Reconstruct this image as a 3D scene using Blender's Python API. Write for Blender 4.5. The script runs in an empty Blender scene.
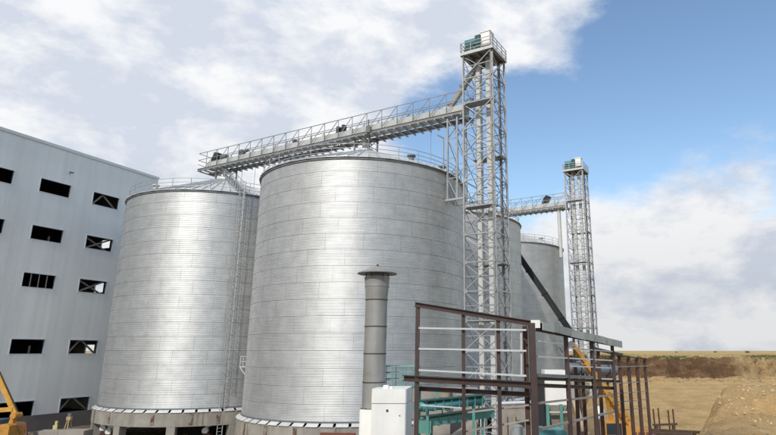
import bpy, math, random
from mathutils import Vector, Matrix, noise
random.seed(7)
R_ = math.radians
scene = bpy.context.scene
COL = scene.collection

# ------------------------------------------------------------------ camera
CAMZ = 9.35
F, CX, CY, PITCH = 568.0, 448.0, 205.7, R_(14.32)
cam = bpy.data.cameras.new('camera')
camo = bpy.data.objects.new('camera', cam); COL.objects.link(camo)
camo.location = (0, 0, CAMZ); camo.rotation_euler = (R_(90) + PITCH, 0, 0)
cam.sensor_width = 36; cam.lens = 36 * F / 776
cam.shift_x = -(CX - 388) / 776; cam.shift_y = -(217.5 - CY) / 776
cam.clip_end = 20000
scene.camera = camo

# ------------------------------------------------------------------ sun, sky, exposure
SUN_AZ = Vector((-0.345, -0.939, 0)).normalized()
SUN_EL = R_(40)
sv = Vector((SUN_AZ.x * math.cos(SUN_EL), SUN_AZ.y * math.cos(SUN_EL), math.sin(SUN_EL)))
sl = bpy.data.lights.new('sun', 'SUN'); sl.energy = 2.9; sl.angle = R_(2.0); sl.color = (1.0, 0.955, 0.89)
so = bpy.data.objects.new('sun', sl); COL.objects.link(so)
so.rotation_euler = sv.to_track_quat('Z', 'Y').to_euler(); so.location = (0, 0, 120)
scene.view_settings.view_transform = 'Standard'
scene.view_settings.look = 'None'
scene.view_settings.exposure = 0.08
scene.view_settings.gamma = 1.0

def pixdir(px, py):
    d = Vector((0, math.cos(PITCH), math.sin(PITCH))) + Vector((1, 0, 0)) * ((px - CX) / F) \
        - Vector((0, -math.sin(PITCH), math.cos(PITCH))) * ((py - CY) / F)
    return d
def at(px, py, Y):
    d = pixdir(px, py); k = Y / d.y
    return Vector((d.x * k, Y, d.z * k + CAMZ))

world = bpy.data.worlds.new('World'); scene.world = world; world.use_nodes = True
wn, wl = world.node_tree.nodes, world.node_tree.links
wn.clear()
def N(nodes, t, **kw):
    n = nodes.new(t)
    for k, v in kw.items():
        if k in ('operation', 'blend_type', 'data_type', 'sky_type', 'sun_disc', 'interpolation_type', 'wave_type', 'bands_direction', 'feature', 'use_clamp', 'vector_type', 'noise_dimensions', 'wave_profile', 'clamp'):
            setattr(n, k, v)
        elif k.startswith('i_'):
            kk = k[2:]; n.inputs[int(kk) if kk.isdigit() else kk].default_value = v
    return n
def build_world():
    out = N(wn, 'ShaderNodeOutputWorld'); bg = N(wn, 'ShaderNodeBackground'); bg.inputs['Strength'].default_value = 0.15
    sky = N(wn, 'ShaderNodeTexSky', sky_type='NISHITA', sun_disc=False)
    sky.sun_elevation = SUN_EL
    sky.sun_rotation = math.atan2(SUN_AZ.x, SUN_AZ.y)
    sky.altitude = 200; sky.air_density = 1.35; sky.dust_density = 0.15; sky.ozone_density = 3.2
    tc = N(wn, 'ShaderNodeTexCoord')
    sep = N(wn, 'ShaderNodeSeparateXYZ'); wl.new(tc.outputs['Generated'], sep.inputs[0])
    cmb = N(wn, 'ShaderNodeMapping'); cmb.inputs['Scale'].default_value = (1.0, 1.0, 1.9); wl.new(tc.outputs['Generated'], cmb.inputs[0])
    def fbm(scale, detail, rough, loc, dist=0.0):
        mp = N(wn, 'ShaderNodeMapping'); mp.inputs['Location'].default_value = loc
        wl.new(cmb.outputs[0], mp.inputs[0])
        n = N(wn, 'ShaderNodeTexNoise'); n.inputs['Scale'].default_value = scale; n.inputs['Detail'].default_value = detail
        n.inputs['Roughness'].default_value = rough; n.inputs['Distortion'].default_value = dist
        wl.new(mp.outputs[0], n.inputs['Vector']); return n.outputs[0]
    n1 = fbm(2.3, 9, 0.56, (3.1, 1.7, 0.0), 0.15)
    n2 = fbm(7.5, 12, 0.62, (0.4, 5.2, 0.0), 0.1)
    # coverage bias by direction: open sky in the upper right, cloud elsewhere
    def lobe(px, py, inner, outer):
        d = pixdir(px, py).normalized()
        dp = N(wn, 'ShaderNodeVectorMath', operation='DOT_PRODUCT'); dp.inputs[1].default_value = d
        wl.new(tc.outputs['Generated'], dp.inputs[0])
        mr = N(wn, 'ShaderNodeMapRange', interpolation_type='SMOOTHSTEP')
        mr.inputs['From Min'].default_value = math.cos(R_(outer)); mr.inputs['From Max'].default_value = math.cos(R_(inner))
        wl.new(dp.outputs['Value'], mr.inputs['Value']); return mr.outputs['Result']
    def madd(a, k, b):
        m = N(wn, 'ShaderNodeMath', operation='MULTIPLY_ADD', i_1=k); wl.new(a, m.inputs[0])
        if isinstance(b, float): m.inputs[2].default_value = b
        else: wl.new(b, m.inputs[2])
        return m.outputs[0]
    cov = madd(n1, 1.0, -0.19)
    cov = madd(n2, 0.62, cov)
    sx = N(wn, 'ShaderNodeSeparateXYZ'); wl.new(tc.outputs['Generated'], sx.inputs[0])
    cov = madd(sx.outputs['X'], -0.30, cov)
    for (px, py, a, b, k) in LOBES:
        cov = madd(lobe(px, py, a, b), k, cov)
    mr = N(wn, 'ShaderNodeMapRange', interpolation_type='SMOOTHSTEP'); mr.inputs['From Min'].default_value = 0.49; mr.inputs['From Max'].default_value = 0.78
    wl.new(cov, mr.inputs['Value'])
    # cloud tone: thick parts greyer
    n3 = fbm(6.5, 12, 0.60, (7.7, 2.2, 0.0), 0.1)
    cr = N(wn, 'ShaderNodeValToRGB')
    cr.color_ramp.elements[0].position = 0.40; cr.color_ramp.elements[0].color = (4.15, 4.5, 5.15, 1)
    cr.color_ramp.elements[1].position = 0.57; cr.color_ramp.elements[1].color = (6.0, 6.05, 6.15, 1)
    wl.new(n3, cr.inputs[0])
    # cloud bases seen edge-on near the horizon are thicker and greyer, all the way round
    zr = N(wn, 'ShaderNodeMapRange', interpolation_type='SMOOTHSTEP'); zr.inputs['From Min'].default_value = 0.0; zr.inputs['From Max'].default_value = 0.34
    zr.inputs['To Min'].default_value = 0.80; zr.inputs['To Max'].default_value = 1.0
    sz = N(wn, 'ShaderNodeSeparateXYZ'); wl.new(tc.outputs['Generated'], sz.inputs[0]); wl.new(sz.outputs['Z'], zr.inputs['Value'])
    cs = N(wn, 'ShaderNodeVectorMath', operation='SCALE'); wl.new(cr.outputs[0], cs.inputs[0]); wl.new(zr.outputs['Result'], cs.inputs['Scale'])
    mx = N(wn, 'ShaderNodeMix', data_type='RGBA')
    wl.new(mr.outputs['Result'], mx.inputs['Factor'])
    # low sky is veiled
    wl.new(sky.outputs[0], mx.inputs['A']); wl.new(cs.outputs[0], mx.inputs['B'])
    wl.new(mx.outputs['Result'], bg.inputs['Color']); wl.new(bg.outputs[0], out.inputs[0])
LOBES = [(700, 60, 4, 24, -0.13), (470, 140, 3, 12, -0.55), (610, 110, 2, 10, -0.15), (170, 70, 12, 48, 0.46), (715, 318, 5, 18, 0.50), (530, 5, 2, 10, 0.16)]
build_world()

# ------------------------------------------------------------------ materials
MAT = {}
def mat(name, base, rough=0.6, metal=0.0, var=0.12, vscale=1.5, bump=0.0, bscale=20.0, obj_random=0.0, streak=None, stain=None, spec=0.5):
    """Procedural material: base colour broken up by noise, optional per-piece variation, streaks, stains and bump."""
    m = bpy.data.materials.new(name); m.use_nodes = True
    nt = m.node_tree; n, l = nt.nodes, nt.links
    b = n['Principled BSDF']; b.inputs['Roughness'].default_value = rough; b.inputs['Metallic'].default_value = metal
    b.inputs['Specular IOR Level'].default_value = spec
    tc = N(n, 'ShaderNodeTexCoord'); geo = N(n, 'ShaderNodeNewGeometry')
    src = geo.outputs['Position']
    nz = N(n, 'ShaderNodeTexNoise'); nz.inputs['Scale'].default_value = vscale; nz.inputs['Detail'].default_value = 7; nz.inputs['Roughness'].default_value = 0.62
    l.new(src, nz.inputs['Vector'])
    mr = N(n, 'ShaderNodeMapRange'); mr.inputs['From Min'].default_value = 0.3; mr.inputs['From Max'].default_value = 0.7
    mr.inputs['To Min'].default_value = 1 - var; mr.inputs['To Max'].default_value = 1 + var
    l.new(nz.outputs[0], mr.inputs['Value'])
    val = mr.outputs['Result']
    def mul(a, bb):
        q = N(n, 'ShaderNodeMath', operation='MULTIPLY'); l.new(a, q.inputs[0]); l.new(bb, q.inputs[1]); return q.outputs[0]
    if obj_random:
        oi = N(n, 'ShaderNodeObjectInfo'); r2 = N(n, 'ShaderNodeMapRange'); r2.inputs['To Min'].default_value = 1 - obj_random; r2.inputs['To Max'].default_value = 1 + obj_random
        l.new(oi.outputs['Random'], r2.inputs['Value']); val = mul(val, r2.outputs['Result'])
    if streak:
        scale, amt = streak
        mp = N(n, 'ShaderNodeMapping'); mp.inputs['Scale'].default_value = scale; l.new(src, mp.inputs[0])
        s = N(n, 'ShaderNodeTexNoise'); s.inputs['Scale'].default_value = 1.0; s.inputs['Detail'].default_value = 5; l.new(mp.outputs[0], s.inputs['Vector'])
        r3 = N(n, 'ShaderNodeMapRange'); r3.inputs['From Min'].default_value = 0.3; r3.inputs['From Max'].default_value = 0.7
        r3.inputs['To Min'].default_value = 1 - amt; r3.inputs['To Max'].default_value = 1 + amt * 0.6
        l.new(s.outputs[0], r3.inputs['Value']); val = mul(val, r3.outputs['Result'])
    vm = N(n, 'ShaderNodeVectorMath', operation='SCALE'); vm.inputs[0].default_value = base; l.new(val, vm.inputs['Scale'])
    colo = vm.outputs[0]
    if stain:
        colr, scl, lo, hi = stain
        mp = N(n, 'ShaderNodeMapping'); mp.inputs['Scale'].default_value = scl; l.new(src, mp.inputs[0])
        s = N(n, 'ShaderNodeTexNoise'); s.inputs['Scale'].default_value = 1.0; s.inputs['Detail'].default_value = 8; s.inputs['Roughness'].default_value = 0.65; l.new(mp.outputs[0], s.inputs['Vector'])
        r3 = N(n, 'ShaderNodeMapRange', interpolation_type='SMOOTHSTEP'); r3.inputs['From Min'].default_value = lo; r3.inputs['From Max'].default_value = hi
        l.new(s.outputs[0], r3.inputs['Value'])
        mx = N(n, 'ShaderNodeMix', data_type='RGBA'); l.new(r3.outputs['Result'], mx.inputs['Factor']); l.new(colo, mx.inputs['A'])
        mx.inputs['B'].default_value = (*colr, 1); colo = mx.outputs['Result']
    l.new(colo, b.inputs['Base Color'])
    if bump:
        bn = N(n, 'ShaderNodeTexNoise'); bn.inputs['Scale'].default_value = bscale; bn.inputs['Detail'].default_value = 8; l.new(src, bn.inputs['Vector'])
        bp = N(n, 'ShaderNodeBump'); bp.inputs['Strength'].default_value = 0.6; bp.inputs['Distance'].default_value = bump
        l.new(bn.outputs[0], bp.inputs['Height']); l.new(bp.outputs[0], b.inputs['Normal'])
    MAT[name] = m
    return m
def add_wave_bump(m, direction, scale, dist, obj_coords=False, strength=0.7):
    nt = m.node_tree; n, l = nt.nodes, nt.links; b = n['Principled BSDF']
    w = N(n, 'ShaderNodeTexWave', wave_type='BANDS', bands_direction=direction, wave_profile='SIN'); w.inputs['Scale'].default_value = scale
    if obj_coords:
        tc = N(n, 'ShaderNodeTexCoord'); l.new(tc.outputs['Object'], w.inputs['Vector'])
    else:
        g = N(n, 'ShaderNodeNewGeometry'); l.new(g.outputs['Position'], w.inputs['Vector'])
    bp = N(n, 'ShaderNodeBump'); bp.inputs['Strength'].default_value = strength; bp.inputs['Distance'].default_value = dist
    if b.inputs['Normal'].links: l.new(b.inputs['Normal'].links[0].from_socket, bp.inputs['Normal'])
    l.new(w.outputs[1] if len(w.outputs) > 1 else w.outputs[0], bp.inputs['Height']); l.new(bp.outputs[0], b.inputs['Normal'])

mat('silo_sheet', (0.565, 0.57, 0.56), 0.58, 0.74, 0.11, 0.9, obj_random=0.025, streak=((0.35, 0.35, 8.0), 0.09), bump=0.010, bscale=1.6)
def brushed(m, aniso):
    # corrugation spreads reflections up and down the wall: upright tangent
    n, l = m.node_tree.nodes, m.node_tree.links; b = n['Principled BSDF']
    tg = N(n, 'ShaderNodeCombineXYZ'); tg.inputs[2].default_value = 1.0
    l.new(tg.outputs[0], b.inputs['Tangent']); b.inputs['Anisotropic'].default_value = aniso; b.inputs['Anisotropic Rotation'].default_value = 0.0
brushed(MAT['silo_sheet'], 0.45)
mat('roof_sheet', (0.62, 0.63, 0.62), 0.5, 0.55, 0.08, 0.8, obj_random=0.07)
mat('galvanised', (0.38, 0.39, 0.395), 0.5, 0.5, 0.16, 1.2, obj_random=0.16)
mat('bridge_steel', (0.27, 0.275, 0.28), 0.55, 0.4, 0.18, 1.2, obj_random=0.15)
mat('seam', (0.44, 0.445, 0.445), 0.7, 0.3, 0.2, 1.5)
mat('galvanised_dark', (0.16, 0.165, 0.17), 0.6, 0.3, 0.15, 1.5)
mat('trunk_paint', (0.53, 0.53, 0.51), 0.55, 0.1, 0.08, 1.0, streak=((3, 3, 0.4), 0.10))
mat('casing_paint', (0.46, 0.46, 0.435), 0.55, 0.1, 0.08, 1.0, obj_random=0.06, streak=((2.5, 2.5, 0.5), 0.12))
mat('white_paint', (0.80, 0.785, 0.74), 0.5, 0.0, 0.04, 1.2, streak=((2.2, 2.2, 0.35), 0.06), bump=0.004, bscale=5)
mat('white_rail', (0.52, 0.53, 0.525), 0.45, 0.1, 0.06, 2)
mat('flashing', (0.58, 0.58, 0.57), 0.5, 0.2, 0.12, 1.5, obj_random=0.15)
mat('concrete', (0.30, 0.275, 0.235), 0.9, 0, 0.16, 0.9, bump=0.02, bscale=6, stain=((0.10, 0.06, 0.035), (0.8, 0.8, 0.10), 0.57, 0.70), streak=((1.4, 1.4, 0.25), 0.20))
mat('plinth_concrete', (0.17, 0.145, 0.13), 0.95, 0, 0.12, 0.8, bump=0.02, bscale=5)
mat('pale_concrete', (0.31, 0.275, 0.235), 0.9, 0, 0.14, 1.1, bump=0.02, bscale=7, stain=((0.2, 0.16, 0.12), (0.5, 0.5, 0.3), 0.55, 0.75))
mat('cladding', (0.80, 0.785, 0.75), 0.5, 0.05, 0.035, 0.12, streak=((1.4, 1.4, 0.05), 0.07), obj_random=0.035, stain=((0.62, 0.61, 0.58), (0.8, 0.8, 0.05), 0.60, 0.85))
mat('trim', (0.62, 0.65, 0.67), 0.5, 0.1, 0.05, 1)
mat('interior_shade', (0.035, 0.035, 0.037), 0.95, 0, 0.2, 0.5)  # near-black colour carries the shade of unlit interiors
mat('brace_steel', (0.30, 0.29, 0.27), 0.7, 0.1, 0.15, 1)
mat('brown_steel', (0.060, 0.037, 0.032), 0.6, 0.1, 0.18, 2.2, stain=((0.045, 0.022, 0.017), (1.2, 1.2, 0.5), 0.5, 0.7))
mat('rusty_steel', (0.07, 0.035, 0.026), 0.75, 0.1, 0.2, 2.5)
mat('chimney_steel', (0.29, 0.285, 0.265), 0.6, 0.25, 0.10, 1.2, streak=((2.2, 2.2, 0.35), 0.14), stain=((0.24, 0.16, 0.09), (1.1, 1.1, 1.0), 0.58, 0.74))
mat('chimney_band', (0.075, 0.055, 0.04), 0.8, 0.1, 0.3, 6)
mat('teal_paint', (0.11, 0.29, 0.25), 0.5, 0.1, 0.15, 2)
mat('blue_teal', (0.08, 0.25, 0.27), 0.5, 0.1, 0.15, 2)
mat('dark_green', (0.02, 0.085, 0.075), 0.5, 0.1, 0.15, 2)
mat('blue_paint', (0.05, 0.10, 0.19), 0.5, 0.1, 0.2, 2)
mat('grey_blue', (0.15, 0.17, 0.20), 0.5, 0.2, 0.15, 1.5)
mat('crane_yellow', (0.60, 0.315, 0.055), 0.6, 0.0, 0.16, 2.2, stain=((0.26, 0.15, 0.06), (1.3, 1.3, 1.3), 0.54, 0.70))
mat('crane_orange', (0.50, 0.235, 0.04), 0.6, 0.0, 0.16, 2, stain=((0.20, 0.11, 0.05), (1.6, 1.6, 1.6), 0.54, 0.70))
mat('crane_red', (0.16, 0.055, 0.035), 0.6, 0.0, 0.2, 2)
mat('black_rubber', (0.02, 0.02, 0.02), 0.8, 0, 0.2, 3)
mat('black_duct', (0.022, 0.023, 0.025), 0.6, 0.1, 0.2, 2)
mat('cab_glass', (0.03, 0.04, 0.05), 0.1, 0.0, 0.1, 2)
mat('gutter', (0.33, 0.35, 0.34), 0.55, 0.3, 0.15, 1.5, obj_random=0.22, stain=((0.10, 0.11, 0.09), (0.9, 0.9, 0.9), 0.54, 0.64))
mat('timber', (0.42, 0.30, 0.15), 0.85, 0, 0.2, 3)
mat('plank', (0.34, 0.27, 0.19), 0.9, 0, 0.2, 2, obj_random=0.2)
mat('rust_plate', (0.13, 0.075, 0.045), 0.9, 0.1, 0.4, 3.5, stain=((0.27, 0.23, 0.18), (2.5, 2.5, 1.5), 0.45, 0.55))
mat('rebar', (0.09, 0.055, 0.035), 0.8, 0.2, 0.2, 3)
mat('cloth_yellow', (0.55, 0.50, 0.22), 0.9, 0, 0.1, 3)
mat('cloth_dark', (0.03, 0.035, 0.05), 0.9, 0, 0.1, 3)
mat('skin', (0.42, 0.26, 0.18), 0.7, 0, 0.05, 3)
mat('grass', (0.115, 0.125, 0.045), 0.9, 0, 0.4, 0.5)
mat('straw', (0.40, 0.29, 0.12), 0.95, 0, 0.35, 0.6)
mat('stone', (0.45, 0.345, 0.19), 0.95, 0, 0.25, 1.0, obj_random=0.25)
mat('rubble', (0.27, 0.19, 0.11), 0.95, 0, 0.35, 1.0)
# vertical ribs of the wall cladding run with the wall: fine relief only
add_wave_bump(MAT['cladding'], 'X', 1.15, 0.010, obj_coords=True, strength=0.3)

# ------------------------------------------------------------------ mesh helpers
class MB:
    def __init__(s): s.v = []; s.f = []
    def box(s, x0, x1, y0, y1, z0, z1):
        k = len(s.v)
        s.v += [(x0,y0,z0),(x1,y0,z0),(x1,y1,z0),(x0,y1,z0),(x0,y0,z1),(x1,y0,z1),(x1,y1,z1),(x0,y1,z1)]
        s.f += [tuple(k+i for i in q) for q in ((3,2,1,0),(4,5,6,7),(0,1,5,4),(1,2,6,5),(2,3,7,6),(3,0,4,7))]
        return s
    def bar(s, p, q, w, h=None, up=None):
        p, q = Vector(p), Vector(q); h = h or w
        d = (q - p)
        if d.length < 1e-6: return s
        d.normalize(); up = Vector(up) if up else Vector((0, 0, 1))
        if abs(d.dot(up)) > 0.97: up = Vector((0, 1, 0)) if abs(d.y) < 0.9 else Vector((1, 0, 0))
        a = d.cross(up).normalized() * (w / 2); b = a.cross(d).normalized() * (h / 2)
        k = len(s.v)
        for c in (p, q):
            s.v += [tuple(c - a - b), tuple(c + a - b), tuple(c + a + b), tuple(c - a + b)]
        s.f += [tuple(k+i for i in t) for t in ((3,2,1,0),(4,5,6,7),(0,1,5,4),(1,2,6,5),(2,3,7,6),(3,0,4,7))]
        return s
    def angle(s, p, q, w, t=None, up=None):
        """An L-section bar."""
        t = t or w * 0.18
        p, q = Vector(p), Vector(q); d = (q - p).normalized(); up = Vector(up) if up else Vector((0, 0, 1))
        if abs(d.dot(up)) > 0.97: up = Vector((0, 1, 0)) if abs(d.y) < 0.9 else Vector((1, 0, 0))
        a = d.cross(up).normalized(); b = a.cross(d).normalized()
        s.bar(p + a * (w - t) / 2, q + a * (w - t) / 2, t, w, up); s.bar(p - b * (w - t) / 2 - a * t * 0.5, q - b * (w - t) / 2 - a * t * 0.5, w - t, t, up)
        return s
    def ibeam(s, p, q, w, h, up=None, t=0.02):
        p, q = Vector(p), Vector(q); d = (q - p).normalized(); up = Vector(up) if up else Vector((0, 0, 1))
        if abs(d.dot(up)) > 0.97: up = Vector((0, 1, 0)) if abs(d.y) < 0.9 else Vector((1, 0, 0))
        a = d.cross(up).normalized(); b = a.cross(d).normalized()
        s.bar(p, q, t, h - 2 * t, up)
        for k in (-1, 1): s.bar(p + b * k * (h - t) / 2, q + b * k * (h - t) / 2, w, t, up)
        return s
    def tube(s, p, q, r, n=10, r2=None, caps=True):
        p, q = Vector(p), Vector(q); r2 = r if r2 is None else r2
        d = (q - p).normalized(); up = Vector((0, 0, 1)) if abs(d.z) < 0.9 else Vector((1, 0, 0))
        a = d.cross(up).normalized(); b = d.cross(a).normalized()
        k = len(s.v)
        for c, rr in ((p, r), (q, r2)):
            for i in range(n):
                t = 2 * math.pi * i / n; s.v.append(tuple(c + a * (math.cos(t) * rr) + b * (math.sin(t) * rr)))
        for i in range(n): s.f.append((k + i, k + (i + 1) % n, k + n + (i + 1) % n, k + n + i))
        if caps: s.f.append(tuple(k + i for i in range(n))[::-1]); s.f.append(tuple(k + n + i for i in range(n)))
        return s
    def lathe(s, prof, n=32, c=(0, 0, 0), a0=0.0, a1=2 * math.pi):
        full = abs(a1 - a0 - 2 * math.pi) < 1e-6; m = n if full else n + 1
        k = len(s.v)
        for (r, z) in prof:
            for i in range(m):
                t = a0 + (a1 - a0) * i / n; s.v.append((c[0] + r * math.cos(t), c[1] + r * math.sin(t), c[2] + z))
        for j in range(len(prof) - 1):
            for i in range(n):
                i2 = (i + 1) % m
                s.f.append((k + j * m + i, k + j * m + i2, k + (j + 1) * m + i2, k + (j + 1) * m + i))
        return s
    def poly(s, pts):
        k = len(s.v); s.v += [tuple(p) for p in pts]; s.f.append(tuple(range(k, k + len(pts)))); return s
    def prism(s, pts, d):
        """Polygon pts pushed along vector d."""
        k = len(s.v); n = len(pts); d = Vector(d)
        s.v += [tuple(Vector(p)) for p in pts] + [tuple(Vector(p) + d) for p in pts]
        s.f.append(tuple(range(k, k + n))[::-1]); s.f.append(tuple(range(k + n, k + 2 * n)))
        for i in range(n): s.f.append((k + i, k + (i + 1) % n, k + n + (i + 1) % n, k + n + i))
        return s
    def mesh(s, name, m, smooth=False):
        me = bpy.data.meshes.new(name); me.from_pydata(s.v, [], s.f); me.materials.append(MAT[m]); me.update()
        if smooth:
            for p in me.polygons: p.use_smooth = True
        return me
    def build(s, name, m, parent=None, smooth=False, loc=None, rotz=None):
        return inst(name, s.mesh(name, m, smooth), parent, loc, rotz)
def inst(name, me, parent=None, loc=None, rotz=None):
    o = bpy.data.objects.new(name, me); COL.objects.link(o)
    if parent: o.parent = parent
    if loc is not None: o.location = loc
    if rotz is not None: o.rotation_euler = (0, 0, rotz)
    return o
def tag(o, label, cat, group=None, kind=None):
    if label: o['label'] = label
    if cat: o['category'] = cat
    if group: o['group'] = group
    if kind: o['kind'] = kind
    return o
def thing(name, label, cat, loc=(0, 0, 0), rotz=0, group=None):
    o = bpy.data.objects.new(name, None); COL.objects.link(o); o.empty_display_size = 0.3
    o.location = loc; o.rotation_euler = (0, 0, rotz)
    return tag(o, label, cat, group, 'thing')
def smooth_sharp(me, ang=40):
    for p in me.polygons: p.use_smooth = True
    me.set_sharp_from_angle(angle=R_(ang))

# ------------------------------------------------------------------ plan of the site
ZB = 3.5                                   # bottom of the silo walls above the yard
SR, SH, SPEAK = 11.0, 23.45, 4.5           # silo radius, wall height, roof rise
A = Vector((-29.51, 72.24)); B = Vector((-9.36, 61.15))
C = Vector((-0.4, 82.3)); D = Vector((9.9, 103.4))
U = (A - B).normalized(); V = Vector((-U.y, U.x)); V = V if V.y > 0 else -V
WD = Vector((0.395, 0.919)).normalized()   # run of the processing building's long wall

def sstep(a, b, x):
    t = max(0.0, min(1.0, (x - a) / (b - a))); return t * t * (3 - 2 * t)
def nz(x, y, s, seed=0.0): return noise.noise(Vector((x * s + seed, y * s - seed * 1.7, seed * 0.31)))
def cliff_line(x): return 121 + 2.5 * nz(x, 0, 0.035, 3.0) + 1.1 * nz(x, 0, 0.17, 9.0) + 0.5 * nz(x, 0, 0.6, 4.0)
def ground_h(x, y):
    far = math.hypot(x, y)
    h = 0.16 * nz(x, y, 0.12) + 0.10 * nz(x, y, 0.5, 5.0) + 0.05 * nz(x, y, 1.4, 2.0)
    # cut slope rising to the foot of the bank on the right of the yard
    ramp = sstep(66, 116, y) * 3.3
    h += ramp * sstep(10, 26, x) + sstep(14, 24, x) * sstep(60, 70, y) * (0.30 * abs(nz(x * 0.22, y, 0.55, 3.3)) + 0.12 * nz(x, y, 0.9, 9.1))
    # spoil bench on the right: a rough lower tier and a sharper upper tier
    wob = 0.8 * nz(y, x, 0.15, 7.0) + 0.5 * nz(y, x, 0.6, 1.0)
    e1 = 23.6 + (y - 53) * 0.55 + wob
    back = 1 - sstep(61, 69, y + wob)
    low = (3.35 + max(0.0, y - 42) * 0.04) * sstep(e1 - 3.4, e1 + .6, x) * back * sstep(24, 36, y)
    e2 = 25.6 + wob
    yf = 53.2 + 0.5 * nz(x, 0, 0.4, 3.0) + 0.25 * nz(x, 0, 1.3, 5.0)
    up = 1.75 * max(0.0, min(1.0, (x - e2) / 3.8)) * sstep(yf, yf + 1.3, y) * back
    m0 = sstep(e1 - 3.4, e1, x) * back
    mound = low + up
    if m0 > 0:
        rg = 1.0 - 0.7 * sstep(yf + .5, yf + 1.5, y)
        mound += m0 * rg * (0.40 * nz(x, y, 0.4, 8.0) + 0.55 * abs(nz(x, y, 0.8, 6.0)) + 0.30 * abs(nz(x, y, 1.9, 3.0)))
    if mound > 0.2:
        kk = mound / 0.62 + 0.35 * nz(x, y, 0.25, 14.0); fl = math.floor(kk); mound = 0.5 * mound + 0.5 * 0.62 * (fl + sstep(0.35, 0.85, kk - fl) - 0.35 * nz(x, y, 0.25, 14.0))
    h = max(h, mound)
    # bank: raw earth face up to the field
    cl = cliff_line(x)
    t = (y - cl) / 1.9
    face = sstep(0, 1, t)
    plateau = 8.1 + 0.35 * nz(x, y, 0.05, 2.0) + 0.12 * nz(x, y, 0.4, 4.0)
    talus = 0.9 * sstep(cl - 5, cl, y) * (0.6 + 0.6 * nz(x, 0, 0.2, 12.0))
    h = h + talus * (1 - face)
    h = h * (1 - face) + plateau * face
    if far > 250: h = h * (1 - sstep(250, 900, far)) + 8.1 * sstep(250, 900, far) + 1.2 * nz(x, y, 0.004, 1.0) * sstep(250, 900, far)
    if y < 10:
        h = h * sstep(-60, 10, y)
    return h
def make_ground():
    def axis(lo, hi, fine0, fine1, step, mid):
        v = []; x = fine0
        while x <= fine1: v.append(x); x += step
        g = step
        while v[-1] < hi: g *= 1.28; v.append(min(hi, v[-1] + g))
        g = step
        while v[0] > lo: g *= 1.28; v.insert(0, max(lo, v[0] - g))
        return v
    xs = axis(-6000, 6000, 8, 85, 0.42, 0)
    ys = axis(-2500, 9000, 30, 126, 0.4, 0)
    nx = len(xs); verts = []; faces = []
    for y in ys:
        for x in xs: verts.append((x, y, ground_h(x, y)))
    for j in range(len(ys) - 1):
        for i in range(nx - 1):
            k = j * nx + i; faces.append((k, k + 1, k + 1 + nx, k + nx))
    me = bpy.data.meshes.new('ground'); me.from_pydata(verts, [], faces); me.update()
    for p in me.polygons: p.use_smooth = True
    m = bpy.data.materials.new('earth'); m.use_nodes = True; n, l = m.node_tree.nodes, m.node_tree.links
    b = n['Principled BSDF']; b.inputs['Roughness'].default_value = 0.95; b.inputs['Specular IOR Level'].default_value = 0.15
    g = N(n, 'ShaderNodeNewGeometry'); sp = N(n, 'ShaderNodeSeparateXYZ'); l.new(g.outputs['Position'], sp.inputs[0])
    sn = N(n, 'ShaderNodeSeparateXYZ'); l.new(g.outputs['True Normal'], sn.inputs[0])
    def noise_(scale, det=8, rough=0.62, sc=None):
        t = N(n, 'ShaderNodeTexNoise'); t.inputs['Scale'].default_value = scale; t.inputs['Detail'].default_value = det; t.inputs['Roughness'].default_value = rough
        if sc:
            mp = N(n, 'ShaderNodeMapping'); mp.inputs['Scale'].default_value = sc; l.new(g.outputs['Position'], mp.inputs[0]); l.new(mp.outputs[0], t.inputs['Vector'])
        else: l.new(g.outputs['Position'], t.inputs['Vector'])
        return t.outputs[0]
    def ramp(src, stops):
        r = N(n, 'ShaderNodeValToRGB'); e = r.color_ramp.elements
        while len(e) < len(stops): e.new(0.5)
        for i, (p, c) in enumerate(stops): e[i].position = p; e[i].color = (*c, 1)
        l.new(src, r.inputs[0]); return r.outputs[0]
    def mix(fac, a, bb):
        x = N(n, 'ShaderNodeMix', data_type='RGBA'); l.new(fac, x.inputs['Factor']); l.new(a, x.inputs['A']); l.new(bb, x.inputs['B']); return x.outputs['Result']
    def rng(src, lo, hi):
        x = N(n, 'ShaderNodeMapRange', interpolation_type='SMOOTHSTEP'); x.inputs['From Min'].default_value = lo; x.inputs['From Max'].default_value = hi; l.new(src, x.inputs['Value']); return x.outputs['Result']
    soil = ramp(noise_(0.35), [(0.25, (0.40, 0.26, 0.115)), (0.5, (0.55, 0.37, 0.17)), (0.78, (0.64, 0.47, 0.245))])
    yard = ramp(noise_(0.5), [(0.3, (0.13, 0.105, 0.08)), (0.55, (0.21, 0.17, 0.125)), (0.75, (0.30, 0.25, 0.18))])
    raw = ramp(noise_(0.42, 9, 0.78, (1.0, 1.0, 1.5)), [(0.34, (0.075, 0.042, 0.024)), (0.5, (0.135, 0.078, 0.044)), (0.62, (0.22, 0.14, 0.075)), (0.72, (0.36, 0.26, 0.14))])
    field = ramp(noise_(0.10, 8, 0.6, (1.0, 0.25, 1.0)), [(0.3, (0.38, 0.265, 0.115)), (0.55, (0.50, 0.36, 0.17)), (0.75, (0.55, 0.41, 0.21))])
    xf = rng(sp.outputs['X'], 12, 24)
    base = mix(xf, yard, soil)
    hi = rng(sp.outputs['Z'], 7.0, 7.7)
    base = mix(hi, base, field)
    yf = rng(sp.outputs['Y'], 116.0, 119.0)
    st = N(n, 'ShaderNodeMapRange', interpolation_type='SMOOTHSTEP'); st.inputs['From Min'].default_value = 0.90; st.inputs['From Max'].default_value = 0.62; l.new(sn.outputs['Z'], st.inputs['Value'])
    yl = N(n, 'ShaderNodeMapRange'); yl.inputs['From Min'].default_value = 135; yl.inputs['From Max'].default_value = 130; l.new(sp.outputs['Y'], yl.inputs['Value'])
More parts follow.
